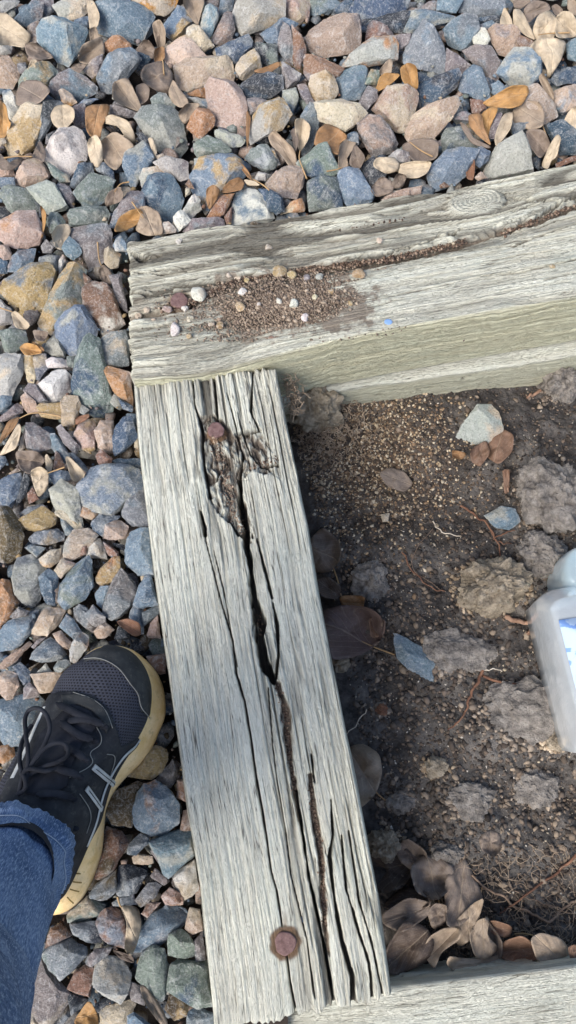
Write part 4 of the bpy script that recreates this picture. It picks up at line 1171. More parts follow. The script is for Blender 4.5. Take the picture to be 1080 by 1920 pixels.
# ---------------------------------------------------------------- stones
def setcol(o, c1, c2, am):
    v = [1+.10*(R.rand()-.5) for _ in range(3)]; b_ = 1+.28*(R.rand()-.5)
    l1 = lin(c1); l2 = lin(c2); o.color = tuple(min(1, a*b_*q) for a, q in zip(l1, v))+(1,)
    o['tint2'] = [min(1., a*b_) for a in l2]; o['amount2'] = am
def stone_geo(P, n, hb, ht, levels, rough=1.0):
    """P: outline (k,3) in the plane with normal n"""
    c = P.mean(0); k = len(P); a = np.cross(n, [1, .1, 0]); a /= np.linalg.norm(a)
    pts = [c+(p-c)*(1.0+.03*R.randn())+n*hb*(R.rand()-.5)*.7 for p in P]
    # upper facets
    sh = (P-c).std()*.35; off = R.uniform(-1, 1, 3)*sh; off -= n*(off @ n)
    sc_ = R.uniform(.30, .78)
    m = R.randint(2, 5); idx = np.sort(R.choice(k, min(m, k), replace=False))
    tilt = R.uniform(-.55, .55, 3)
    for i in idx:
        d = (P[i]-c)*sc_*R.uniform(.75, 1.15); pts.append(c+off*.6+d+n*(ht*(.85+.15*R.rand())+float(d @ tilt)*.35))
    for i in range(0, k, 2):
        pts.append(c+(P[i]-c)*.6*R.uniform(.8, 1.1)-n*hb*R.uniform(.8, 1.1))
    # rim chamfer: only some corners rise
    for i in range(k):
        if R.rand() < .35: pts.append(c+(P[i]-c)*R.uniform(.86, .95)+n*ht*R.uniform(.35, .7))
    V, Fc = hull(pts)
    for _ in range(levels): V, Fc = subdiv(V, Fc)
    V = lap(V, Fc, .10, 1)
    # fracture planes
    q = V-c
    for _ in range(R.randint(4, 8)):
        d = R.randn(3); d -= n*(d @ n); d /= np.linalg.norm(d); d = d*R.uniform(.15, 1.0)+n; d /= np.linalg.norm(d)
        e = q @ d; lim = e.max()*R.uniform(.58, .90); over = np.clip(e-lim, 0, None); q = q-over[:, None]*d
    V = c+q
    N = vnormals(V, Fc); off3 = R.rand(3)*50; size = np.ptp(P, axis=0).max()
    big = vn3(V*60+off3, 1)*.0010+vn3(V*150+off3, 2)*.0016+vn3(V*390+off3, 3)*.0011
    V = V+N*(big*rough*min(1, size/.03))[:, None]
    return V, Fc
zup = np.array([0, 0, 1.0])
def build_stone(code, poly, z0, thick=1.0, soilside=False):
    p = np.array(poly); cx, cy = p.mean(0); base = soil_pt(cx, cy, .006) if soilside else W(cx, cy, z0)
    view = CAM-base; view /= np.linalg.norm(view); n = .4*zup+.6*view; n /= np.linalg.norm(n)
    P = Wp(p[:, 0], p[:, 1], base, n); c = P.mean(0); P = c+(P-c)*1.09
    # thickness from the narrow extent
    q = P-c; ev = np.sort(np.linalg.eigvalsh(q.T @ q/len(q)))[::-1]; minw = 2.6*math.sqrt(max(ev[1], 1e-8))
    ht = np.clip(minw*.46, .003, .019)*thick; hb = np.clip(minw*.40, .004, .018)*thick
    V, Fc = stone_geo(P, n, hb, ht, 3)
    o = mesh_obj('stone', V-c, Fc, M['stone'], sharp=24); o.location = c
    setcol(o, SC[code[0]], SC[code[1]], R.uniform(-.06, .04))
    return o, math.sqrt(max(ev[0], 1e-8)*max(ev[1], 1e-8))*1e4, math.sqrt(ev[0]/max(ev[1], 1e-8))
# ---------------------------------------------------------------- leaves
def build_leaf(code, poly, stem, z0, soilside=False, curl=None):
    p = smooth_poly(poly, 40, 2, .16); cx, cy = p.mean(0); p = p.mean(0)+(p-p.mean(0))*(1.32 if soilside else 1.12)
    if soilside: base = soil_pt(cx, cy, z0)
    else: base = W(cx, cy, z0)
    view = CAM-base; view /= np.linalg.norm(view); n = .55*zup+.45*view; n = n+R.uniform(-.32, .32, 3); n /= np.linalg.norm(n)
    P = Wp(p[:, 0], p[:, 1], base, n); c = P.mean(0); q = P-c
    wv, vec = np.linalg.eigh(q.T @ q); ax = vec[:, 2]; 
    if stem is not None:
        s0 = Wp(np.array([stem[0][0]]), np.array([stem[0][1]]), base, n)[0]-c; s1 = Wp(np.array([stem[-1][0]]), np.array([stem[-1][1]]), base, n)[0]-c
        if min(np.linalg.norm(s0), np.linalg.norm(s1)) > .004: ax = (s1 if np.linalg.norm(s1) < np.linalg.norm(s0) else s0)
        ax = ax-n*(ax @ n); ax /= np.linalg.norm(ax)
    ay = np.cross(n, ax); half = np.abs(q @ ax).max(); hw = np.abs(q @ ay).max()
    rings = [1, .86, .7, .52, .34, .17]; V = []; k = len(q)
    cup = R.uniform(.3, .8)*(1 if R.rand() < .6 else -1)*hw; tw = R.uniform(-.3, .3)*hw; fold = R.uniform(.15, .6)*hw; ph = R.rand()*6; sdv = int(R.rand()*1000)
    th = np.linspace(0, 2*math.pi, k, endpoint=False)
    def lift(d):
        a = d @ ax/half; b_ = d @ ay/hw
        return cup*(b_**2-.4)+fold*(np.abs(b_)-.4)+crl*np.clip(np.hypot(a, b_)-.62, 0, 1)**2*np.clip(np.sin(np.arctan2(b_, a)+ph2)*1.4, -.3, 1)+tw*a*b_+.25*hw*R_bend*(a**2-.4)+.45*hw*vn(a*1.6+ph, b_*1.6, sdv)+.20*hw*vn(a*5+ph, b_*5, sdv)
    R_bend = R.uniform(-1.3, 1.3); crl = R.uniform(3, 9)*hw; ph2 = R.rand()*6.28
    for r in rings:
        d = q*r
        if r >= .86: d = d*(1+.10*vn(th*4+ph, th*0+r*2, sdv)+.07*vn(th*11, th*0+r, sdv+1))[:, None]
        V.append(c+d+n*lift(d)[:, None])
    V.append(c[None]+n*lift(np.zeros((1, 3)))[:, None]); V = np.vstack(V)
    # keep each point on its surveyed sight line as it lifts
    X, Y = PX(np.vstack([c+q*r for r in rings]+[c[None]]))
    d = ray(X, Y); tt = ((V-CAM)*1.0); t = np.einsum('ij,ij->i', tt, d)/np.einsum('ij,ij->i', d, d); V = CAM+d*t[:, None]
    uvs = np.stack([((V-c) @ ax)/half*.5+.5, ((V-c) @ ay)/hw], -1)
    F3 = []
    for i in range(len(rings)-1):
        for j in range(k):
            j2 = (j+1) % k; F3 += [(i*k+j, i*k+j2, (i+1)*k+j2), (i*k+j, (i+1)*k+j2, (i+1)*k+j)]
    ci = len(rings)*k; i = len(rings)-1
    F3 += [(i*k+j, i*k+(j+1) % k, ci) for j in range(k)]
    F3 = np.array(F3); N = n; m = len(V)
    V2 = np.vstack([V, V-N*.00018]); rim = []
    for j in range(k):
        j2 = (j+1) % k; rim += [(j, j+m, j2+m), (j, j2+m, j2)]
    F4 = np.vstack([F3, F3[:, ::-1]+m, np.array(rim)])
    o = mesh_obj('leaf', V2-c, F4, M['leaf'], uv=np.vstack([uvs, uvs])); o.location = c
    v = 1+.25*(R.rand()-.5); o.color = tuple(min(1, a*v) for a in lin(LC[code[1]]))+(1,)
    if stem is not None:
        sp = np.array(stem); n0 = len(sp)*4; sp = spline(sp, n0) if len(sp) > 2 else resample(sp, n0)
        dd = np.hypot(sp[:, 0]-cx, sp[:, 1]-cy)
        if soilside: Pz = np.array([soil_pt(a, b, .003) for a, b in sp])
        else: Pz = W(sp[:, 0], sp[:, 1], np.full(n0, c[2]+.004))
        s_ = tube('leaf_stem', Pz-c, np.linspace(.0006, .0010, n0), M['stem'], None, 5); s_.parent = o
    return o, half*hw*1e4, half/hw

# ---------------------------------------------------------------- labels
items = []
LAND = [((893,377), 'knot'), ]
def pct(cx, cy): return '%.1f%% across %.1f%% down' % (cx/10.8, cy/19.2)
def where(cx, cy):
    if 85 < cx < 330 and 1190 < cy < 1260: return 'by the shoe toe'
    if cy > 1250 and cx < 420 and cy < 1700 and cx > 180: return 'beside the shoe'
    if cy > 1690 and cx < 420: return 'below the shoe'
    if cx < 250 and cy > 1230: return 'left of the shoe'
    if cx > 180 and cx < 300 and cy > 700: return 'against the split timber'
    if cx > 180 and 430 < cy <= 700: return 'by the beam end'
    if cy < 460 and cy > 395-cx*.09 and cx > 230: return 'touching the beam'
    if cy < 75: return 'at the top edge'
    if cx < 60: return 'at the left edge'
    return 'in the gravel'
used = set(); pend = []
def reg(o, code, poly, area, asp, leaf=False, soilside=False, npts=6):
    cx = sum(p[0] for p in poly)/len(poly); cy = sum(p[1] for p in poly)/len(poly)
    cx = min(max(cx, 4), 1076); cy = min(max(cy, 4), 1916)
    if leaf:
        size = 'small' if area < 1.6 else ('large' if area > 6 else ''); cn = LCN[code[1]]; kind = 'leaf'
        shp = 'narrow' if asp > 2.0 else ('curled' if asp > 1.5 else 'rounded')
    else:
        size = 'small' if area < 1.0 else ('large' if area > 3.2 else ''); cn = SCN[code[0]]; kind = 'stone'
        shp = 'long' if asp > 2.1 else ('blocky' if asp < 1.35 else 'angular')
    pend.append((o, cx, cy, size, cn, shp, kind, soilside, 'on the soil' if soilside else where(cx, cy)))
def finish_labels():
    for it in pend:
        o, cx, cy, size, cn, shp, kind, ss, place = it
        near = sorted([q for q in pend if q is not it and (q[1]-cx)**2+(q[2]-cy)**2 < 130**2 and q[7] == ss], key=lambda q: (q[1]-cx)**2+(q[2]-cy)**2)[:7]
        def rel(q):
            dx, dy = cx-q[1], cy-q[2]
            w_ = ('left of' if dx < 0 else 'right of') if abs(dx) > abs(dy) else ('above' if dy < 0 else 'below')
            return w_+' '+' '.join(x for x in ('large' if q[3] == 'large' else '', q[4], q[6]) if x)
        if place == 'in the gravel': place = 'at '+('top' if cy < 220 else 'upper' if cy < 450 else 'middle' if cy < 900 else 'lower')+' '+('left' if cx < 260 else 'centre' if cx < 700 else 'right')
        cand = []
        for i_ in range(len(near)):
            for j_ in range(i_+1, len(near)):
                a, b = rel(near[i_]), rel(near[j_])
                if a.split(' ')[0] == b.split(' ')[0]: continue
                cand.append('%s, %s, %s' % (place, a, b))
        cand += ['%s, %s' % (place, rel(q)) for q in near]+[place]
        lab = None
        for c in cand:
            l = ' '.join(x for x in (size, cn, shp, kind) if x)+' '+c
            if len(l.split()) > 16: l = ' '.join(x for x in (size, cn, kind) if x)+' '+c
            if len(l.split()) > 16: l = ' '.join(x for x in (cn, kind) if x)+' '+c
            if len(l.split()) <= 16 and l not in used: lab = l; break
        lab = lab or l; used.add(lab); leaf = kind == 'leaf'
        tag(o, lab, kind, 'pebbles lying on the beam' if kind == 'pebble' else ('fallen leaves on the soil' if leaf else 'stones lying on the soil') if ss else ('dry leaves among the gravel' if leaf else 'crushed stones of the gravel'))
for code, poly, stem in survey(SURVEY):
    if code[0] == 'L':
        small = max(max(p[0] for p in poly)-min(p[0] for p in poly), max(p[1] for p in poly)-min(p[1] for p in poly)) < 30
        o, a, s = build_leaf(code, poly, stem, ZG+.007+R.uniform(-.003, .005)); reg(o, code, poly, a, s, True)
    else:
        cx = sum(p[0] for p in poly)/len(poly); cy = sum(p[1] for p in poly)/len(poly)
        under_shoe = inpoly(np.array([cx]), np.array([cy]), [(60,1350),(180,1190),(270,1210),(320,1300),(300,1400),(215,1500),(200,1620),(120,1730),(0,1740),(0,1450)])[0]
        o, a, s = build_stone(code, poly, ZG+R.uniform(-.005, .005)-(.022 if under_shoe else 0)); reg(o, code, poly, a, s)
k_ = 0
for code, poly, stem in survey(SOIL_ITEMS):
    if code[0] == 'L':
        pile = sum(p[1] for p in poly)/len(poly) > 1560
        o, a, s = build_leaf(code, poly, stem, (.006+.0016*k_) if pile else (.019 if code == 'LX' else .012), True); k_ += pile; reg(o, code, poly, a, s, True, True)
    else:
        o, a, s = build_stone(code, poly, 0, .9, True); reg(o, code, poly, a, s, False, True)
# lower layer of gravel seen in the gaps, and the gravel going on outside the picture
def bed():
    Vs = []; Fs = []; Cs = []; off = 0
    sp = .019; keys = list('bBsgTpucktdb')
    for layer in (0, 1):
        for ix in np.arange(-.72, .78, sp):
            for iy in np.arange(-.42, 1.28, sp):
                x = ix+R.uniform(-.5, .5)*sp; y = iy+R.uniform(-.5, .5)*sp
                if not in_gravel(np.array([x]), np.array([y]), .098)[0]:
                    continue
                X, Y = PX(np.array([x, y, .05])); outside = X < -25 or X > 1105 or Y < -25 or Y > 1945
                if layer == 1 and not outside: continue
                if layer == 1 and R.rand() < .45: continue
                z = (.030 if layer == 0 else .05)+R.uniform(-.006, .006)
                s = R.uniform(.009, .0165)*(1.25 if layer else 1)
                pts = R.randn(11, 3); pts /= np.linalg.norm(pts, axis=1)[:, None]; pts *= np.array([1.15, .95, .75])*R.uniform(.75, 1.1, (11, 1))
                a = R.rand()*6.28; ca, sa_ = math.cos(a), math.sin(a); pts = pts @ np.array([[ca, -sa_, 0], [sa_, ca, 0], [0, 0, 1]])
                V, Fc = hull(pts*s+np.array([x, y, z])); V, Fc = subdiv(V, Fc); V = lap(V, Fc, .35, 1)
                c = np.array(lin(SC[keys[R.randint(len(keys))]]))*R.uniform(.65, 1.0)
                Vs.append(V); Fs.append(Fc+off); Cs.append(np.tile(c, (len(V), 1))); off += len(V)
    return np.vstack(Vs), np.vstack(Fs), np.vstack(Cs)
V, Fc, Cc = bed()
o = mesh_obj('gravel_bed', V, Fc, M['bed'], attrs=dict(tint=Cc)); tag(o, 'lower layer of mixed crushed gravel seen in the gaps', kind='stuff')

# ---------------------------------------------------------------- grains
GI = ico(0)
def grains(name, P, s, c, label, flat=.75):
    V0, F0 = GI; n = len(P); nv = len(V0)
    jit = 1+.30*R.randn(n, nv, 1).clip(-1.5, 1.5); a = R.rand(n)*6.28
    V = V0[None]*jit*(np.asarray(s)[:, None, None])*np.stack([R.uniform(.8, 1.4, n), R.uniform(.7, 1.1, n), np.full(n, flat)], -1)[:, None]
    x = V[..., 0]*np.cos(a)[:, None]-V[..., 1]*np.sin(a)[:, None]; y = V[..., 0]*np.sin(a)[:, None]+V[..., 1]*np.cos(a)[:, None]
    V = np.stack([x, y, V[..., 2]], -1)+P[:, None]
    Fc = (F0[None]+(np.arange(n)*nv)[:, None, None]).reshape(-1, 3)
    o = mesh_obj(name, V.reshape(-1, 3), Fc, M['grain'], smooth=False, attrs=dict(tint=np.repeat(c, nv, 0)))
    return tag(o, label, kind='stuff')
def pal(cs, n):
    c = np.array([lin(q) for q in cs]); return np.clip(c[R.randint(len(cs), size=n)]*R.uniform(.7, 1.15, (n, 1)), 0, 1)
def on_soil(px, py):
    z = np.full(px.shape, -.05)
    for _ in range(3):
        p = W(px, py, z); z = soil_z(p[:, 0], p[:, 1], True)
    return W(px, py, z)
n = 9000; px = 690+R.randn(n)*110; py = 850+R.randn(n)*110
ok = (px > 530+.22*(py-700)) & (px < 1000) & (py > 735) & (py < 1120) & (R.rand(n) < 1.1-.5*np.hypot((px-690)/160, (py-850)/150)); px, py = px[ok], py[ok]
P = on_soil(px, py); n = len(P)
grains('soil_grit', P, R.uniform(.0006, .0021, n)*np.where(R.rand(n) < .06, 1.5, 1), pal([(175,150,118), (195,175,145), (140,115,90), (105,86,70), (210,195,170), (125,103,82), (90,74,60)], n), 'tan grit scattered over the soil in the frame corner')
n = 2600; px = R.uniform(560, 1100, n); py = R.uniform(720, 1830, n); ok = px > 545+.19*(py-700); px, py = px[ok], py[ok]; n = len(px)
grains('perlite_grains', on_soil(px, py), R.uniform(.0004, .0012, n)*np.where(R.rand(n) < .05, 1.9, 1), pal([(215,205,190), (190,175,150), (150,140,125), (130,115,100)], n), 'tiny pale specks sprinkled over the dark soil')
n = 9000; px = R.uniform(560, 1110, n); py = R.uniform(715, 1850, n); ok = (px > 545+.19*(py-700)); px, py = px[ok], py[ok]; n = len(px)
grains('soil_crumbs', on_soil(px, py), R.uniform(.0006, .0022, n)*np.where(R.rand(n) < .08, 1.8, 1), pal([(70,60,54), (92,80,70), (55,48,44), (120,104,90), (45,40,38)], n), 'dark loose crumbs of garden soil')

n = 2600; px = R.uniform(570, 1110, n); py = R.uniform(730, 1850, n); ok = (px > 550+.19*(py-700)) & (R.rand(n) < .25+.75*sstep(1000, 1200, py)); px, py = px[ok], py[ok]; n = len(px)
grains('soil_lumps', on_soil(px, py), R.uniform(.0016, .0042, n)*R.uniform(.7, 1.1, n), pal([(108,96,86), (88,78,70), (130,115,100), (72,64,58), (150,134,116)], n), 'small rounded lumps of drying garden soil', .8)
n = 5200; px = R.uniform(-20, 1100, n); py = R.uniform(-20, 1940, n); P = W(px, py, R.uniform(.034, .045, n)); ok = in_gravel(P[:, 0], P[:, 1], .092); P = P[ok]; n = len(P)
grains('gravel_chips', P, R.uniform(.0010, .0042, n)*R.uniform(.6, 1, n), pal([SC[q] for q in 'bBsgTtpruckd'], n)*.8, 'small chips and grit between the gravel stones', .8)
# helper: heights on timber tops by casting down
dg = None
def drop(px, py, z):
    """point of the surveyed pixel on whatever timber is there"""
    global dg
    if dg is None: bpy.context.view_layer.update(); dg = bpy.context.evaluated_depsgraph_get()
    d = ray(px, py); d = d/np.linalg.norm(d)
    hit, loc, nor, i, ob, m = scene.ray_cast(dg, Vector(CAM), Vector(d))
    return np.array(loc) if hit else W(px, py, z)
# dirt heap on the beam
n = 15000; a = R.rand(n)*6.28; r = np.abs(R.randn(n))*.62; px = 545+190*r*np.cos(a)*.9; py = 568+64*r*np.sin(a)-.10*(px-545)
ok = (py > 515-.12*(px-545)) & (py < 640); px, py = px[ok], py[ok]
hx = 1-((px-555)/150)**2-((py-568+.1*(px-545))/55)**2
z = ZB-.003+.0075*np.clip(hx, 0, 1)*R.rand(len(px))**.5
P = W(px, py, z); n = len(P)
grains('beam_dirt', P, R.uniform(.0003, .0013, n)*np.where(R.rand(n) < .04, 2, 1), pal([(138,120,104), (118,102,88), (154,136,118), (98,84,74), (126,110,96), (168,152,134)], n), 'crumbly brown soil heaped on top of the knotty beam')
lx_, ly_ = [], []
for pts, wd, cnt in (([(300,582),(360,566),(420,535),(470,520),(560,507),(640,496),(720,488),(800,472),(870,452)], 7, 900), ([(940,440),(1040,400),(1080,385)], 5, 120),
                     ([(640,430),(760,410)], 4, 20)):
    q = resample(pts, cnt); lx_.append(q[:, 0]+R.randn(cnt)*wd*.5); ly_.append(q[:, 1]+R.randn(cnt)*wd*.45)
px = np.concatenate(lx_); py = np.concatenate(ly_); P = W(px, py, ZB-.006+R.rand(len(px))*.003); n = len(P)
grains('groove_dirt', P, R.uniform(.0005, .0019, n), pal([(95,75,62), (75,60,52), (125,104,88), (150,130,112)], n), 'soil crumbs lying along the long hollow of the beam')
lx_, ly_ = [], []
for pts, wd, cnt in (([(519,1285),(535,1334),(544,1428),(554,1485)], 6, 260), ([(584,1470),(586,1518),(598,1567),(604,1628),(606,1668),(609,1735)], 6, 520), ([(400,820),(420,880),(430,940),(455,1000)], 14, 300), ([(470,880),(520,860)], 8, 60), ([(485,1150),(490,1200)], 6, 30)):
    q = resample(pts, cnt); lx_.append(q[:, 0]+R.randn(cnt)*wd*.45); ly_.append(q[:, 1]+R.randn(cnt)*3)
px = np.concatenate(lx_); py = np.concatenate(ly_); P = np.array([drop(a, b, ZP) for a, b in zip(px, py)]); n = len(P)
grains('crack_dirt', P, R.uniform(.0004, .0014, n), pal([(120,98,84), (95,78,68), (140,120,104), (165,145,125)], n), 'brown crumbs packed in the cracks of the split timber')
# pebbles on the beam
PEB = [(373,555,19,21,'w'),(330,619,9,15,'w'),(356,632,9,8,'t'),(276,582,9,7,'T'),(260,592,10,7,'T'),(314,582,12,7,'p'),(347,580,8,6,'w'),(455,549,9,7,'w'),(446,522,8,6,'T'),(462,526,9,6,'t'),
       (524,510,14,10,'t'),(497,526,7,6,'T'),(450,577,9,9,'t'),(445,604,7,6,'p'),(412,611,10,8,'t'),(397,609,8,5,'p'),(522,566,6,7,'w'),(485,571,4,4,'w'),(356,598,8,7,'T'),(504,466,7,7,'T'),(336,454,8,7,'w'),
       (672,517,13,11,'t'),(572,597,9,9,'w'),(550,571,10,11,'w'),(712,452,6,7,'T'),(850,457,5,4,'t'),(656,569,6,5,'t'),(547,518,10,9,'t'),(430,517,6,5,'T'),(600,520,9,6,'c'),(575,522,8,6,'u'),(620,548,7,6,'t'),(1035,500,6,4,'t'),(508,634,6,4,'r'),(590,558,5,5,'T')]
for (a, b, rx, ry, c) in PEB:
    V, Fc = ico(2); base = drop(a, b, ZB); k = .00051
    ang = R.rand()*.6-.3; V = V*np.array([rx*k, ry*k*1.12, min(rx, ry)*k*.8]); off3 = R.rand(3)*40; V = V*(1+.5*vn3(V*1.3+off3, 7))[:, None]
    for _ in range(7):
        d = R.randn(3); d /= np.linalg.norm(d); e = V @ d; V = V-np.clip(e-e.max()*R.uniform(.6, .9), 0, None)[:, None]*d
    N = V/np.linalg.norm(V, axis=1)[:, None]; V = V+N*(vn3(V*160+off3, 3)*.0022*min(rx, 12)/10+vn3(V*500+off3, 4)*.0006)[:, None]
    o = mesh_obj('pebble', V, Fc, M['stone']); o.location = base+np.array([0, 0, min(rx, ry)*k*.35]); o.rotation_euler = (0, 0, ang)
    setcol(o, SC[c], SC['T'], -.08)
    pend.append((o, a, b, 'large' if rx > 15 else ('' if rx > 8 else 'small'), SCN[c], 'long' if ry < .75*rx or rx < .75*ry else 'rough', 'pebble', 'beam', 'on the beam top'))
finish_labels()
# paint fleck
for nm, a, b, rr_, lab in (('paint_fleck', 728, 604, 8, 'light blue paint fleck on the pale top of the beam'), ('paint_fleck', 566, 1724, 5, 'tiny blue fleck beside the lower nail on the split timber')):
    V, Fc = ico(1); base = drop(a, b, ZB); V = V*np.array([rr_*.00055, rr_*.00045, .0005])
    k = NT('blue_paint'); o = mesh_obj('paint_fleck', V, Fc, k.done(lin((120,150,190)), .6)); o.location = base+np.array([0, 0, .0006]); tag(o, lab, 'paint fleck')

# ---------------------------------------------------------------- clods
CL = []
def clod(px, py, rx, ry, rz, mat, lab, sd, dz=0.0, rot=0.0):
    V, Fc = ico(4); base = soil_pt(px, py, dz); CL.append((px, py, rx, ry, mat)); k = (CAM-base) @ -FWD/F
    off3 = np.array([sd*3.1, sd*1.7, 5.0])
    r = 1+.50*vn3(V*1.6+off3, 1)+.34*vn3(V*3.8+off3, 2)+.22*vn3(V*9+off3, 3)+.15*vn3(V*20+off3, 4)
    V = V*r[:, None]*np.array([rx*k, ry*k*1.15, rz*(2.0 if rz > .009 and rx < 80 else 1.2)]); c, s = math.cos(rot), math.sin(rot)
    V = V @ np.array([[c, s, 0], [-s, c, 0], [0, 0, 1]])
    o = mesh_obj('soil_clod', V, Fc, M[mat], sharp=40); o.location = base+np.array([0, 0, rz*.25]); tag(o, lab, 'soil clod', 'clods of dry soil'); return o
clod(922, 1100, 68, 42, .020, 'clod', 'largest light tan clod of dry soil left of the plastic container', 1, .002, .15)
clod(1032, 935, 62, 62, .018, 'clodg', 'big rough grey brown clod near the right edge beside the blue-grey stone', 2, .0, .3)
clod(1008, 1040, 40, 34, .013, 'clodg', 'grey clod between the tan clod and the plastic container', 3)
clod(692, 1088, 34, 32, .010, 'clodg', 'dark grey clod right of the split timber above the large purplish leaf', 4)
clod(718, 1580, 30, 24, .012, 'clod', 'brown clod at the top left of the leaf pile', 5)
clod(816, 1438, 21, 16, .008, 'clod', 'small pale clod in the middle of the lower soil', 6)
clod(838, 1600, 26, 17, .009, 'clodg', 'small grey clod just above the leaf pile', 7)
clod(750, 1503, 24, 16, .008, 'clodg', 'low grey clod right of the notched grey leaf', 8)
clod(1040, 1388, 22, 18, .009, 'clod', 'small tan clod on the pale soil below the container corner', 9)
clod(990, 1335, 85, 48, .012, 'clodg', 'broad low pale clod lower left of the plastic container', 10, -.004)
clod(855, 1225, 60, 36, .008, 'clodg', 'flat dry clod right of the slate-blue stone', 11, -.003)
clod(640, 1245, 16, 13, .007, 'clod', 'small brown clod below the large purplish leaf', 12)
clod(715, 1332, 12, 10, .006, 'root', 'small rust-brown lump on the dark soil', 13)
clod(1048, 725, 32, 30, .014, 'clodg', 'dark clod below the beam at the right edge', 14, .004)
clod(880, 1500, 40, 26, .008, 'clodg', 'low grey crumbly clod right of centre in the lower soil', 15, -.002)
clod(1000, 1480, 40, 28, .009, 'clodg', 'low grey clod near the right edge under the pale clod', 16, -.002)
clod(593, 768, 44, 36, .017, 'clod', 'fibrous grey clod in the corner between split timber and beam', 17, .004)

lx_, ly_, cc_ = [], [], []
for (a, b, rx, ry, m_) in CL:
    n = int(14+rx*2.6); t = R.rand(n)*6.28; r = 1+np.abs(R.randn(n))*.28-.12; lx_.append(a+rx*r*np.cos(t)); ly_.append(b+ry*r*np.sin(t)); cc_ += [m_ == 'clod']*n
px = np.concatenate(lx_); py = np.concatenate(ly_); cc_ = np.array(cc_); ok = px > 560+.19*(py-700); px, py, cc_ = px[ok], py[ok], cc_[ok]; n = len(px)
grains('clod_crumbs', on_soil(px, py), R.uniform(.0008, .0042, n)*R.uniform(.5, 1, n), np.where(cc_[:, None], pal([(176,156,130), (150,130,106), (190,172,148)], n), pal([(140,126,112), (118,106,94), (160,146,130)], n)), 'crumbs broken off the dry clods', .85)
# ---------------------------------------------------------------- roots
def root(pts, r0, r1, mat, lab, dz=.004):
    sp = spline(pts, len(pts)*6); sp = sp+np.stack([vn(np.arange(len(sp))*.5, 0*sp[:, 0]+pts[0][0], 3), vn(np.arange(len(sp))*.5, 0*sp[:, 0]+pts[0][1], 4)], -1)*5
    P = np.array([soil_pt(a, b, dz) for a, b in sp]); P[:, 2] += .004*vn(np.arange(len(P))*.35, P[:, 0]*0+pts[0][0], 8)
    o = tube('root', P, np.linspace(r0, r1, len(P)), M[mat], None, 6); tag(o, lab, 'root'); return o
def c8(s): return [(600+float(a)/2.25, 1200+float(b)/2.25) for a, b in (q.split(',') for q in s.split())]
def c6(s): return [(540+float(a)/2, 700+float(b)/2) for a, b in (q.split(',') for q in s.split())]
root(c8('690,130 660,190 630,240 620,300 580,350 540,380'), .0019, .0007, 'root', 'red-brown root curving down the middle of the lower soil')
root(c8('690,150 760,180 830,185 880,210 1000,250 1080,262'), .0017, .0007, 'root', 'red-brown root running right toward the container corner')
root(c8('690,130 720,124 750,125 770,133'), .0008, .0005, 'rootw', 'short pale rootlet at the top of the red-brown root')
root(c8('1080,905 1000,990 880,1060 810,1120 760,1150'), .0015, .0008, 'root', 'thin reddish root slanting in from the right edge above the leaf pile')
root(c8('640,990 700,1050 770,1080 830,1140 880,1140 930,1180 980,1190 1010,1140 1090,1095'), .0012, .0013, 'rootb', 'long wavy brown root in the lower right above the bottom timber')
root(c8('820,1060 900,1100 980,1120 1060,1160'), .0006, .0005, 'rootb', 'fine brown rootlet above the long wavy root')
root(c6('650,495 700,530 740,560 790,640 800,690'), .0016, .0008, 'root', 'reddish root left of the round blue-grey stone')
root(c6('770,625 800,600 850,590'), .0010, .0006, 'root', 'short reddish side root under the round blue-grey stone')
root(c6('760,590 800,640 835,640'), .0008, .0005, 'root', 'short reddish rootlet curling below the round blue-grey stone')
root(c6('540,555 570,595 645,612'), .0009, .0006, 'rootw', 'pale curved straw-like root in the middle of the dark soil')
root(c6('430,670 460,740 530,800 590,820'), .0011, .0006, 'root', 'thin red root left of the tan clod')
root(c6('815,915 870,930 930,940 900,980'), .0030, .0022, 'rooto', 'thick orange-brown broken root left of the plastic container')
root([(1034,1321), (1045,1332), (1056,1343)], .0010, .0008, 'rootw', 'short pale stick beside the container bottom corner')
root([(688,1330), (660,1370), (645,1378)], .0006, .0004, 'rootw', 'fine pale rootlet beside the split timber')
root([(810,990), (760,1060), (830,1110)], .0005, .0004, 'rootb', 'hair-thin brown root across the dark soil')
root([(948,885), (952,905), (950,922)], .0028, .0020, 'rooto', 'stubby brown twig above the round blue-grey stone', .006)
root([(1012,735), (990,745)], .0022, .0016, 'rooto', 'short brown twig under the beam at the right')
# mat of fine fibres in the corner, with crumbs between
gs = []
for i in range(900):
    if i < 640: a = 605+R.randn()*42; b = 800+R.randn()*38
    else: a = 536+R.randn()*9+.16*(i % 90); b = 705+R.rand()*75
    if a < 528+.2*(b-690): continue
    p = soil_pt(a, b, .004) if i < 640 else W(a, b, .02+.045*R.rand())
    if i < 640: p[2] += .016*math.exp(-((a-593)/34)**2-((b-768)/28)**2)
    nseg = 7; d = R.randn(3); d[2] *= .35; d /= np.linalg.norm(d); P = [p]
    for _ in range(nseg):
        d = d+R.randn(3)*.75*np.array([1, 1, .5]); d /= np.linalg.norm(d); P.append(P[-1]+d*.0017)
    gs.append(tube_geo(P, R.uniform(.00025, .0006), 4))
V, Fc = join_geo(gs); o = mesh_obj('root_mat', V, Fc, M['mat']); tag(o, 'curly tan mat of fine dead roots in the corner of the frame', kind='stuff')
gs = []
for i in range(260):
    a = R.uniform(820, 1090); b = R.uniform(1600, 1800)
    p = soil_pt(a, b, .003); d = R.randn(3); d[2] *= .2; d /= np.linalg.norm(d); P = [p]
    for _ in range(8):
        d = d+R.randn(3)*.45*np.array([1, 1, .3]); d /= np.linalg.norm(d); P.append(P[-1]+d*.0028)
    gs.append(tube_geo(P, R.uniform(.00015, .0003), 4))
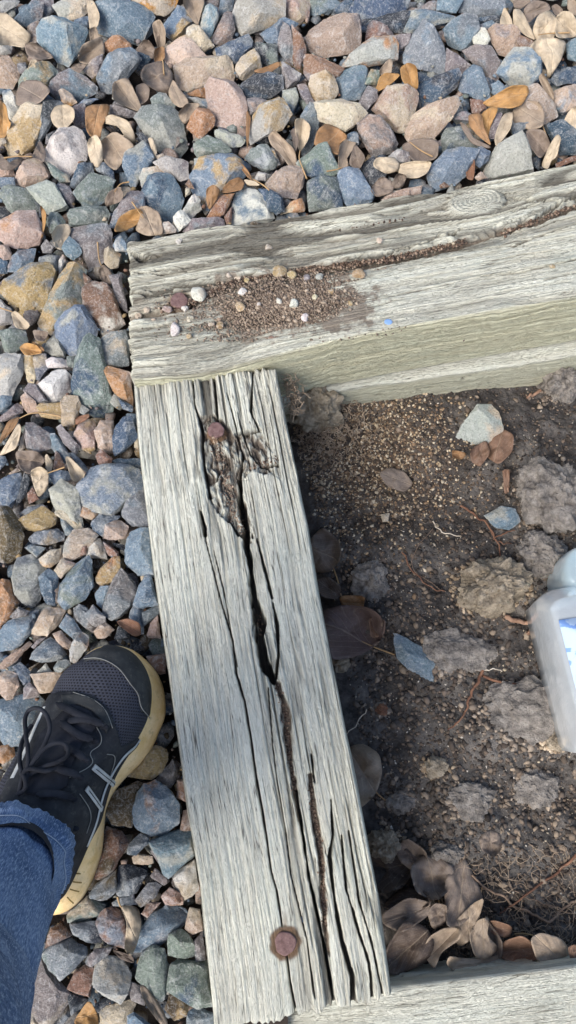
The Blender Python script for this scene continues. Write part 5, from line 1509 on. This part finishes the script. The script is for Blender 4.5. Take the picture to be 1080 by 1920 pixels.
V, Fc = join_geo(gs); o = mesh_obj('root_hairs', V, Fc, M['mat']); tag(o, 'fine root hairs over the soil beside the leaf pile', kind='stuff')

# ---------------------------------------------------------------- person: shoe and trouser leg
def fabric(name, ca, cb, sc, dist, rough=.85, spec=.25, wearc=None):
    k = NT(name); uv = k.n('ShaderNodeUVMap').outputs[0]; pos = k.n('ShaderNodeNewGeometry').outputs['Position']
    n1 = k.noise(pos, 55, 5, .6); c = k.mix(k.ramp(n1, [(.35, 0.), (.65, 1.)]), ca, cb)
    if wearc is not None:
        n2 = k.noise(pos, 160, 6, .75); c = k.mix(k.ramp(n2, [(.55, 0.), (.72, .55)]), c, wearc)
    return k.done(c, rough, k.bump(k.noise(pos, sc, 4, .7), dist, .8), spec)
def mesh_fabric():
    k = NT('shoe_mesh_fabric'); uv = k.n('ShaderNodeUVMap').outputs[0]
    v = k.mapping(uv, (1/.0025, 1/.0024, 1)); sep = k.n('ShaderNodeSeparateXYZ'); k.l(v, sep.inputs[0])
    row = k.math('FLOOR', sep.outputs[0]); sh = k.math('MULTIPLY', row, .5)
    a = k.math('SINE', k.math('MULTIPLY', sep.outputs[0], 6.283)); b = k.math('SINE', k.math('MULTIPLY', k.math('ADD', sep.outputs[1], sh), 6.283))
    h = k.math('MULTIPLY', k.math('ADD', a, 1), k.math('ADD', b, 1)); f = k.ramp(k.math('MULTIPLY', h, .25), [(.30, 0.), (.55, 1.)])
    pos = k.n('ShaderNodeNewGeometry').outputs['Position']
    base = k.mix(k.noise(pos, 60, 3), (.022, .024, .034), (.06, .062, .08))
    c = k.mix(f, base, (.008, .008, .011)); inv = k.math('SUBTRACT', 1.0, f)
    return k.done(c, .8, k.bump(inv, .0007, 1.0), .3)
M['mesh'] = mesh_fabric()
M['syn'] = fabric('dark_synthetic', (.014, .015, .018), (.036, .038, .042), 500, .0004, .75, .2, (.11, .105, .095))
M['capm'] = fabric('toe_leather', (.018, .019, .020), (.045, .046, .045), 300, .0005, .7, .25, (.12, .115, .10))
M['lace'] = fabric('black_lace', (.012, .013, .017), (.03, .032, .04), 900, .0003, .9, .2)
M['silver'] = fabric('silver_trim', (.36, .37, .36), (.55, .56, .54), 400, .0002, .4, .5, (.12, .12, .11))
M['stitch'] = fabric('grey_stitching', (.16, .16, .15), (.26, .26, .24), 800, .0002)
M['sole'] = fabric('yellowed_foam', (.74, .50, .20), (.88, .66, .36), 260, .0006, .7, .3, (.30, .21, .08))
M['solem'] = fabric('sole_groove', (.16, .10, .03), (.25, .17, .06), 260, .0004)
def denim():
    k = NT('denim'); uv = k.n('ShaderNodeUVMap').outputs[0]; pos = k.n('ShaderNodeNewGeometry').outputs['Position']
    tw = k.n('ShaderNodeTexWave', i_Scale=1, wave_type='BANDS', bands_direction='DIAGONAL', i_Distortion=1.5, i_Detail=3, i_Detail_Scale=3)
    k.l(k.mapping(uv, (360, 360, 360)), tw.inputs[0]); big = k.noise(pos, 22, 4, .6); slub = k.noise(k.mapping(uv, (260, 900, 1), (0, 0, .6)), 1, 4, .75)
    c = k.mix(k.ramp(big, [(.35, 0.), (.65, 1.)]), (.075, .125, .225), (.21, .29, .43))
    c = k.mix(k.ramp(slub, [(.35, .55), (.5, 0.), (.66, .0)]), c, (.012, .03, .10)); c = k.mix(k.ramp(slub, [(.52, 0.), (.66, .85)]), c, (.42, .51, .64))
    c = k.mix(k.math('MULTIPLY', tw.outputs[0], .28), c, (.015, .04, .12))
    return k.done(c, .9, k.bump(slub, .0007, .8, k.bump(tw.outputs[0], .0004, .6)), .15)
M['denim'] = denim()
def c7(s): return [(float(a)/2.5263, 1160+float(b)/2.5263) for a, b in (q.split(',') for q in s.split())]
ZS = .084
OUT = [(150,1240),(172,1218),(198,1209),(230,1211),(253,1219),(275,1236),(293,1255),(303,1275),(309,1295),(312,1330),(309,1348),(301,1366),(291,1392),(277,1417),(258,1438),(237,1457),(213,1485),(200,1516),(195,1545),(193,1576),(190,1602),(182,1627),(172,1655),(158,1682),(140,1702),(119,1716),(90,1722),(60,1712),(40,1680),(32,1640),(28,1590),(26,1540),(30,1500),(40,1450),(62,1400),(88,1350),(105,1310),(120,1275)]
INN = [(150,1245),(170,1224),(200,1213),(228,1215),(250,1227),(268,1250),(277,1272),(281,1291),(281,1312),(279,1330),(277,1348),(271,1362),(263,1378),(251,1396),(238,1416),(224,1437),(212,1460),(204,1477),(195,1508),(187,1540),(176,1560),(166,1578),(158,1597),(150,1615),(142,1632),(135,1648),(126,1665),(116,1682),(98,1694),(75,1690),(48,1668),(30,1630),(18,1590),(10,1550),(8,1510),(14,1475),(30,1440),(54,1392),(82,1335),(97,1310),(117,1267),(138,1248)]
def wring(px, z, n): p = smooth_poly(px, n, 1); return W(p[:, 0], p[:, 1], z)
NR = 160
ro_, ri = wring(OUT, .056, NR), wring(INN, ZS, NR)
cS = ro_.mean(0)
rings = []
for f, zz, sc in ((0, .050, .93), (0.0, .053, .99), (.12, .060, 1), (.36, .068, 1.004), (.66, .076, 1.006), (.92, .082, 1.003), (1.0, ZS+.001, .99), (1.0, ZS+.002, .93)):
    r = ro_*(1-f)+ri*f; c = r.mean(0); r = c+(r-c)*sc; r[:, 2] = zz; rings.append(r)
V = np.concatenate(rings); Fq = gridfaces(len(rings), NR, 0, True)
person = empty('person'); person.location = Vector(W(35, 1600, .05))
tag(person, 'person standing on the gravel in blue jeans and worn black running shoe with yellowed sole', 'person')
# upper surface
a0 = np.array(INN); order = INN
iT, iH = 2, 29                                  # toe tip and heel tip in INN
right = order[iT:iH+1]; left = [order[iT-k] for k in range(0, len(order)-(iH-iT)+1)]
NT_, NPH = 260, 150
def side_curve(ch): p = spline(ch, NT_); return W(p[:, 0], p[:, 1], ZS)
RC, LCv = side_curve(right), side_curve(left)
tt = np.linspace(0, 1, NT_)
H = np.interp(tt, [0, .03, .08, .16, .28, .40, .50, .60, .72, .85, 1], [.002, .014, .024, .032, .038, .047, .058, .070, .080, .083, .07])
ph = np.linspace(0, math.pi, NPH)
mid_ = (RC+LCv)/2; hf = (RC-LCv)/2
cph = np.sign(np.cos(ph))*np.abs(np.cos(ph))**.85
SU = mid_[:, None]+hf[:, None]*cph[None, :, None]; SU = SU.copy()
SU[..., 2] = ZS-.002+H[:, None]*np.sin(ph)[None]**.72
LU = np.r_[0, np.cumsum(np.linalg.norm(np.diff(mid_, axis=0), axis=1))]
wid = np.linalg.norm(hf, axis=1)*2
uvS = np.stack([LU[:, None]*np.ones((1, NPH)), (ph/math.pi-.5)[None]*(wid*1.25)[:, None]], -1)
SU[..., 2] += .0016*fbm(uvS[..., 0]*45, uvS[..., 1]*45, 3, 77)*np.sin(ph)[None]
du = np.gradient(SU, axis=0); dv = np.gradient(SU, axis=1); NS = np.cross(du, dv); NS /= np.linalg.norm(NS, axis=2)[..., None]+1e-12
if NS[NT_//2, NPH//2, 2] < 0: NS = -NS
XS, YS = PX(SU)
vis = (np.einsum('ijk,ijk->ij', NS, CAM-SU) > 0)
def on_shoe(px, py):
    d = (XS-px)**2+(YS-py)**2+np.where(vis, 0, 1e4); i = np.argsort(d.ravel())[:6]
    w_ = 1/(d.ravel()[i]+.5); w_ /= w_.sum()
    return (SU.reshape(-1, 3)[i]*w_[:, None]).sum(0), (NS.reshape(-1, 3)[i]*w_[:, None]).sum(0)
shoe = mesh_obj('shoe', SU.reshape(-1, 3), gridfaces(NT_, NPH), M['mesh'], uv=uvS.reshape(-1, 2)); child(shoe, person)
def sub(o): o.parent = shoe; return o
sole = mesh_obj('sole', V, Fq, M['sole']); sub(sole)
def overlay(name, poly, lift, mat, smooth_edge=True):
    ins = inpoly(XS, YS, poly) & vis; Fq = gridfaces(NT_, NPH); k = ins.ravel()
    Fq = Fq[k[Fq].all(1)]; used_ = np.unique(Fq); mp = -np.ones(NT_*NPH, int); mp[used_] = np.arange(len(used_))
    d, _ = polydist(XS, YS, poly, None, True); up = lift*sstep(0, 3, d)*np.where(ins, 1, 0)-.0002
    P = (SU+NS*up[..., None]).reshape(-1, 3)
    o = mesh_obj(name, P[used_], mp[Fq], mat, uv=uvS.reshape(-1, 2)[used_]); return sub(o)
def flat_strip(pts, w_, th, lift, n=None, taper=False):
    n = n or max(8, len(pts)*8); p = spline(pts, n) if len(pts) > 2 else resample(pts, n)
    q = [on_shoe(a, b) for a, b in p]; P = np.array([a for a, b in q]); N = np.array([b for a, b in q])
    for _ in range(3): P[1:-1] = (P[:-2]+P[1:-1]*2+P[2:])/4; N[1:-1] = (N[:-2]+N[1:-1]*2+N[2:])/4
    P = P+N*(np.asarray(lift)[..., None] if np.ndim(lift) else lift); t = np.gradient(P, axis=0); t /= np.linalg.norm(t, axis=1)[:, None]
    s = np.cross(N, t); s /= np.linalg.norm(s, axis=1)[:, None]; a = np.linspace(0, 2*math.pi, 8, endpoint=False)
    ww = w_*(np.clip(np.minimum(np.arange(n), np.arange(n)[::-1])/2., .35, 1) if taper else np.ones(n))
    V = P[:, None]+s[:, None]*(np.sign(np.cos(a))*np.abs(np.cos(a))**.5)[None, :, None]*ww[:, None, None]+N[:, None]*(np.sin(a)*th)[None, :, None]
    return V.reshape(-1, 3), gridfaces(n, 8, 0, True)
overlay('toe_cap', c7('385,215 440,160 500,122 570,122 650,150 720,210 760,300 705,470 665,440 650,362 612,310 570,250 500,205 430,195'), .0016, M['capm'])
overlay('quarter_panel', c7('200,370 270,345 350,340 450,365 520,430 560,530 575,600 700,540 640,640 560,760 520,850 490,980 440,1080 360,1240 300,1400 0,1400 -100,900 0,840'), .0014, M['syn'])
overlay('tongue', c7('300,440 340,400 440,440 470,510 400,590 350,690 320,800 240,850 120,840 110,760 180,560'), .0036, M['lace'])
overlay('vamp_trim', c7('290,360 360,352 440,372 500,425 530,500 500,560 480,500 430,440 370,415 300,440'), .0030, M['capm'])
sg = [flat_strip(c7('672,582 600,622 545,690 492,790 465,880 450,960 405,1070'), .0021, .0006, .0022), flat_strip(c7('435,700 490,745 545,792'), .0026, .0006, .0027), flat_strip(c7('400,800 435,850 470,900'), .0024, .0006, .0026)]
for s_ in sg: sub(mesh_obj('side_stripe', s_[0], s_[1], M['silver']))
dk = [flat_strip(c7('660,590 600,628 548,695 496,790 468,880'), .0003, .0003, .0031), flat_strip(c7('445,710 540,785'), .0003, .0003, .0036), flat_strip(c7('408,812 462,890'), .0003, .0003, .0034)]
V, Fc = join_geo(dk); sub(mesh_obj('stripe_line', V, Fc, M['syn']))
sub(mesh_obj('side_stripe', *flat_strip(c7('60,760 110,660 160,540 215,420'), .0022, .0006, .0010), M['silver']))
st_ = [flat_strip(c7(q), .00035, .0003, .0022) for q in ('400,200 450,190 510,205 570,245 612,312 652,360 655,420 700,470', '350,352 440,380 500,430 530,520', '430,470 500,590 400,640 460,680 300,770', '500,640 545,640 520,720 505,760', '370,830 430,920 400,1010')]
V, Fc = join_geo(st_); sub(mesh_obj('stitching', V, Fc, M['stitch']))
for q in ('285,415 380,470 487,512', '300,500 370,560 440,580', '310,620 350,640 395,668', '250,720 310,730 365,752', '180,850 250,835 335,856', '330,500 400,485 440,500'):
    sub(mesh_obj('lace', *flat_strip(c7(q), .0030, .0016, .0062, taper=True), M['lace']))
for q in ((485,512), (440,580), (395,667), (365,751), (333,856), (338,990)):
    a, b = c7('%d,%d' % q)[0]; p, nn = on_shoe(a+4, b+1); V, Fc = ico(1); sub(mesh_obj('eyelet', V*np.array([.0032, .0022, .0012])+p+nn*.002, Fc, M['lace']))
def loop3(q, lifts, r=.0026):
    p = spline(c7(q), 60); L_ = np.interp(np.linspace(0, 1, 60), np.linspace(0, 1, len(lifts)), lifts)
    P = np.array([sum([np.array(on_shoe(a, b)[0]), np.array(on_shoe(a, b)[1])*l]) for (a, b), l in zip(p, L_)])
    for _ in range(4): P[1:-1] = (P[:-2]+P[1:-1]*2+P[2:])/4
    V, Fc = tube_geo(P, r, 8); V[:, 2] += .0002*vn(V[:, 0]*900, V[:, 1]*900, 3); sub(mesh_obj('lace_bow', V, Fc, M['lace']))
loop3('140,790 165,680 175,560 200,480 245,455 275,500 268,580 225,650 150,730 120,800', [.008,.013,.016,.018,.018,.016,.013,.010,.008], .0018)
loop3('135,770 190,690 270,625 325,625 340,670 290,705 210,730 150,765', [.008,.012,.014,.015,.013,.011,.009,.008], .0018)
loop3('130,780 118,740 125,660 150,570 175,520', [.008,.010,.010,.008,.006], .0018)
loop3('100,835 125,780 150,740 180,750 240,745 300,700', [.006,.010,.013,.010,.007,.005], .0018)
loop3('120,760 145,790 135,830 90,850', [.010,.012,.008,.006], .0018)
# sole side grooves near the heel
gs = []
for a, b in (('385,1120','410,1118'), ('372,1168','405,1162'), ('362,1206','395,1205'), ('350,1245','390,1248'), ('335,1280','378,1290'), ('322,1318','352,1345')):
    p0, p1 = c7(a)[0], c7(b)[0]; z0, z1 = .082, .070
    gs.append(tube_geo([W(p0[0], p0[1], z0)+np.array([0,0,.0016]), (W(p0[0],p0[1],z0)+W(p1[0],p1[1],z1))/2+np.array([0, 0, .003]), W(p1[0], p1[1], z1)+np.array([0,0,.003])], .0006, 5))
V, Fc = join_geo(gs); sub(mesh_obj('sole_groove', V, Fc, M['solem']))
# collar and heel of the shoe go under the trouser leg
# trouser leg
LEG = [((27,1606),.150,.0410),((-139,1877),.262,.0555),((-700,2500),.55,.078)]
Cc = np.array([W(p[0], p[1], z) for p, z, r in LEG]); rr = np.array([r for _, _, r in LEG])
nl, nc = 260, 140
s_ = np.r_[0, np.cumsum(np.linalg.norm(np.diff(Cc, axis=0), axis=1))]; sq = np.linspace(0, s_[-1], nl)
Cq = np.stack([np.interp(sq, s_, Cc[:, k]) for k in range(3)], -1); rq = np.interp(sq, s_, rr)
for _ in range(12): Cq[1:-1] = (Cq[:-2]+2*Cq[1:-1]+Cq[2:])/4
ax = np.gradient(Cq, axis=0); ax /= np.linalg.norm(ax, axis=1)[:, None]
for _ in range(60): ax[1:-1] = (ax[:-2]+2*ax[1:-1]+ax[2:])/4; 
ax /= np.linalg.norm(ax, axis=1)[:, None]
a_ = np.cross(ax, [0, 1, .2]); a_ /= np.linalg.norm(a_, axis=1)[:, None]; b_ = np.cross(ax, a_)
th = np.linspace(0, 2*math.pi, nc, endpoint=False); TH = np.ones((nl, 1))*th[None]; SQ = sq[:, None]*np.ones((1, nc))
cx_, sx_ = np.cos(TH), np.sin(TH)
wr = .0085*fbm(SQ*9+cx_*1.2, sx_*1.2+SQ*6, 3, 5)+.0035*fbm(SQ*32+cx_*2.2, sx_*2.2, 3, 6)
wr = wr+.0022*sstep(.0125, .0105, SQ)*(1+.35*np.sin(TH*46+3*np.sin(TH*5)))-.0012*np.exp(-((SQ-.0125)/.0012)**2)-.0008*np.exp(-((SQ-.030-.004*cx_)/.0016)**2)+.0010*np.exp(-((SQ-.033-.004*cx_)/.003)**2)
rad = rq[:, None]+wr
LV = Cq[:, None]+rad[..., None]*(a_[:, None]*cx_[..., None]+b_[:, None]*sx_[..., None])
inner = Cq[:12, None]+(rad[:12]-.003)[..., None]*(a_[:12, None]*cx_[:12, :, None]+b_[:12, None]*sx_[:12, :, None])
lipo = LV[0]-ax[0]*.0012; lipi = inner[0]-ax[0]*.0012
full = np.concatenate([inner[::-1], lipi[None], lipo[None], LV]); nn_ = len(full)
uvl = np.stack([np.r_[sq[:12][::-1], 0, 0, sq][:, None]*np.ones((1, nc)), (np.abs(((th/(2*math.pi)) % 1)*2-1)*.15)[None]*np.ones((nn_, 1))], -1)
leg = mesh_obj('trouser_leg', full.reshape(-1, 3), gridfaces(nn_, nc, 0, True), M['denim'], uv=uvl.reshape(-1, 2)); child(leg, person)
hs = Cq[10]+(rad[10]+.0004)[:, None]*(a_[10]*cx_[10][:, None]+b_[10]*sx_[10][:, None]); hs = np.vstack([hs, hs[:1]])
st2 = tube('hem_stitch', hs, .0004, fabric('pale_thread', (.30, .36, .45), (.45, .5, .58), 500, .0002), None, 5); st2.parent = leg
# sock and ankle inside the trouser leg
ank = tube('ankle', [W(40,1600,.10), W(30,1606,.15), W(10,1640,.2)], [.033, .032, .032], M['lace'], None, 24); child(ank, person)

# ---------------------------------------------------------------- plastic container
def plastic(name, colr, rough, tr):
    k = NT(name); pos = k.n('ShaderNodeNewGeometry').outputs['Position']; n1 = k.noise(pos, 40, 4, .6)
    c = k.mix(n1, colr, tuple(min(1, q*1.15) for q in colr)); m = k.done(c, rough, k.bump(n1, .003, .5), .5)
    k.b.inputs['Transmission Weight'].default_value = tr; k.b.inputs['IOR'].default_value = 1.3; return m
pc = empty('plastic_container'); b0 = W(1150, 1250, -.03); pc.location = Vector(b0)
tag(pc, 'clear plastic container with blue and white print lying on the soil at the right edge', 'container')
base = [(1003,1129),(1008,1120),(1030,1107),(1085,1096),(1330,1052),(1440,1360),(1085,1414),(1073,1410)]
top_ = [(1033,1140),(1038,1130),(1050,1122),(1090,1114),(1310,1075),(1400,1330),(1112,1390),(1095,1384)]
nr = 72
def rg(px, z): p = resample(px, nr, True); return W(p[:, 0], p[:, 1], z)
R0, R1 = rg(base, .004), rg(top_, .034)
rings = []
for f, zz, sc in ((0, -.045, .90), (0, -.042, .97), (0, -.02, .985), (0, .004, 1), (.12, .012, 1), (.93, .031, 1), (1, .034, .985), (1, .0345, .9), (1, .0347, .5), (1, .0347, .01)):
    r = R0*(1-f)+R1*f; c = r.mean(0); r = c+(r-c)*sc; r[:, 2] = zz; rings.append(r)
V = np.concatenate(rings); o = mesh_obj('body', V, gridfaces(len(rings), nr, 0, True), plastic('clear_plastic', (.80, .86, .90), .2, .62)); child(o, pc)
k = NT('blue_white_print'); pos = k.n('ShaderNodeNewGeometry').outputs['Position']; nz = k.noise(pos, 62, 2, .5, .6)
c = k.mix(k.ramp(nz, [(.50, 0.), (.54, 1.)]), (.48, .60, .76), (.20, .34, .66)); mp_ = k.done(c, .35, None, .5)
lp = [(1048,1163),(1300,1125),(1370,1310),(1112,1375),(1080,1290)]
r1 = rg(lp, .0362); r2 = r1.copy(); c_ = r1.mean(0); r3 = c_+(r1-c_)*.01; r0 = r1.copy(); r0[:, 2] = .0350
V = np.concatenate([r0, r1, r3]); o = mesh_obj('printed_label', V, gridfaces(3, nr, 0, True), mp_); child(o, pc)
bc = [(1049,1075),(1052,1048),(1066,1032),(1090,1025),(1130,1028),(1150,1060),(1146,1100),(1110,1112),(1066,1108),(1053,1098)]
rings = []; R0 = rg(smooth_poly(bc, 40, 1).tolist(), .0)
for zz, sc in ((-.05, .94), (-.03, .97), (0, 1), (.008, .98), (.014, .9), (.016, .75), (.0165, .01)):
    c = R0.mean(0); r = c+(R0-c)*sc; r[:, 2] = zz; rings.append(r)
o = mesh_obj('cap', np.concatenate(rings), gridfaces(len(rings), nr, 0, True), plastic('pale_blue_plastic', (.66, .82, .87), .25, .6)); child(o, pc)
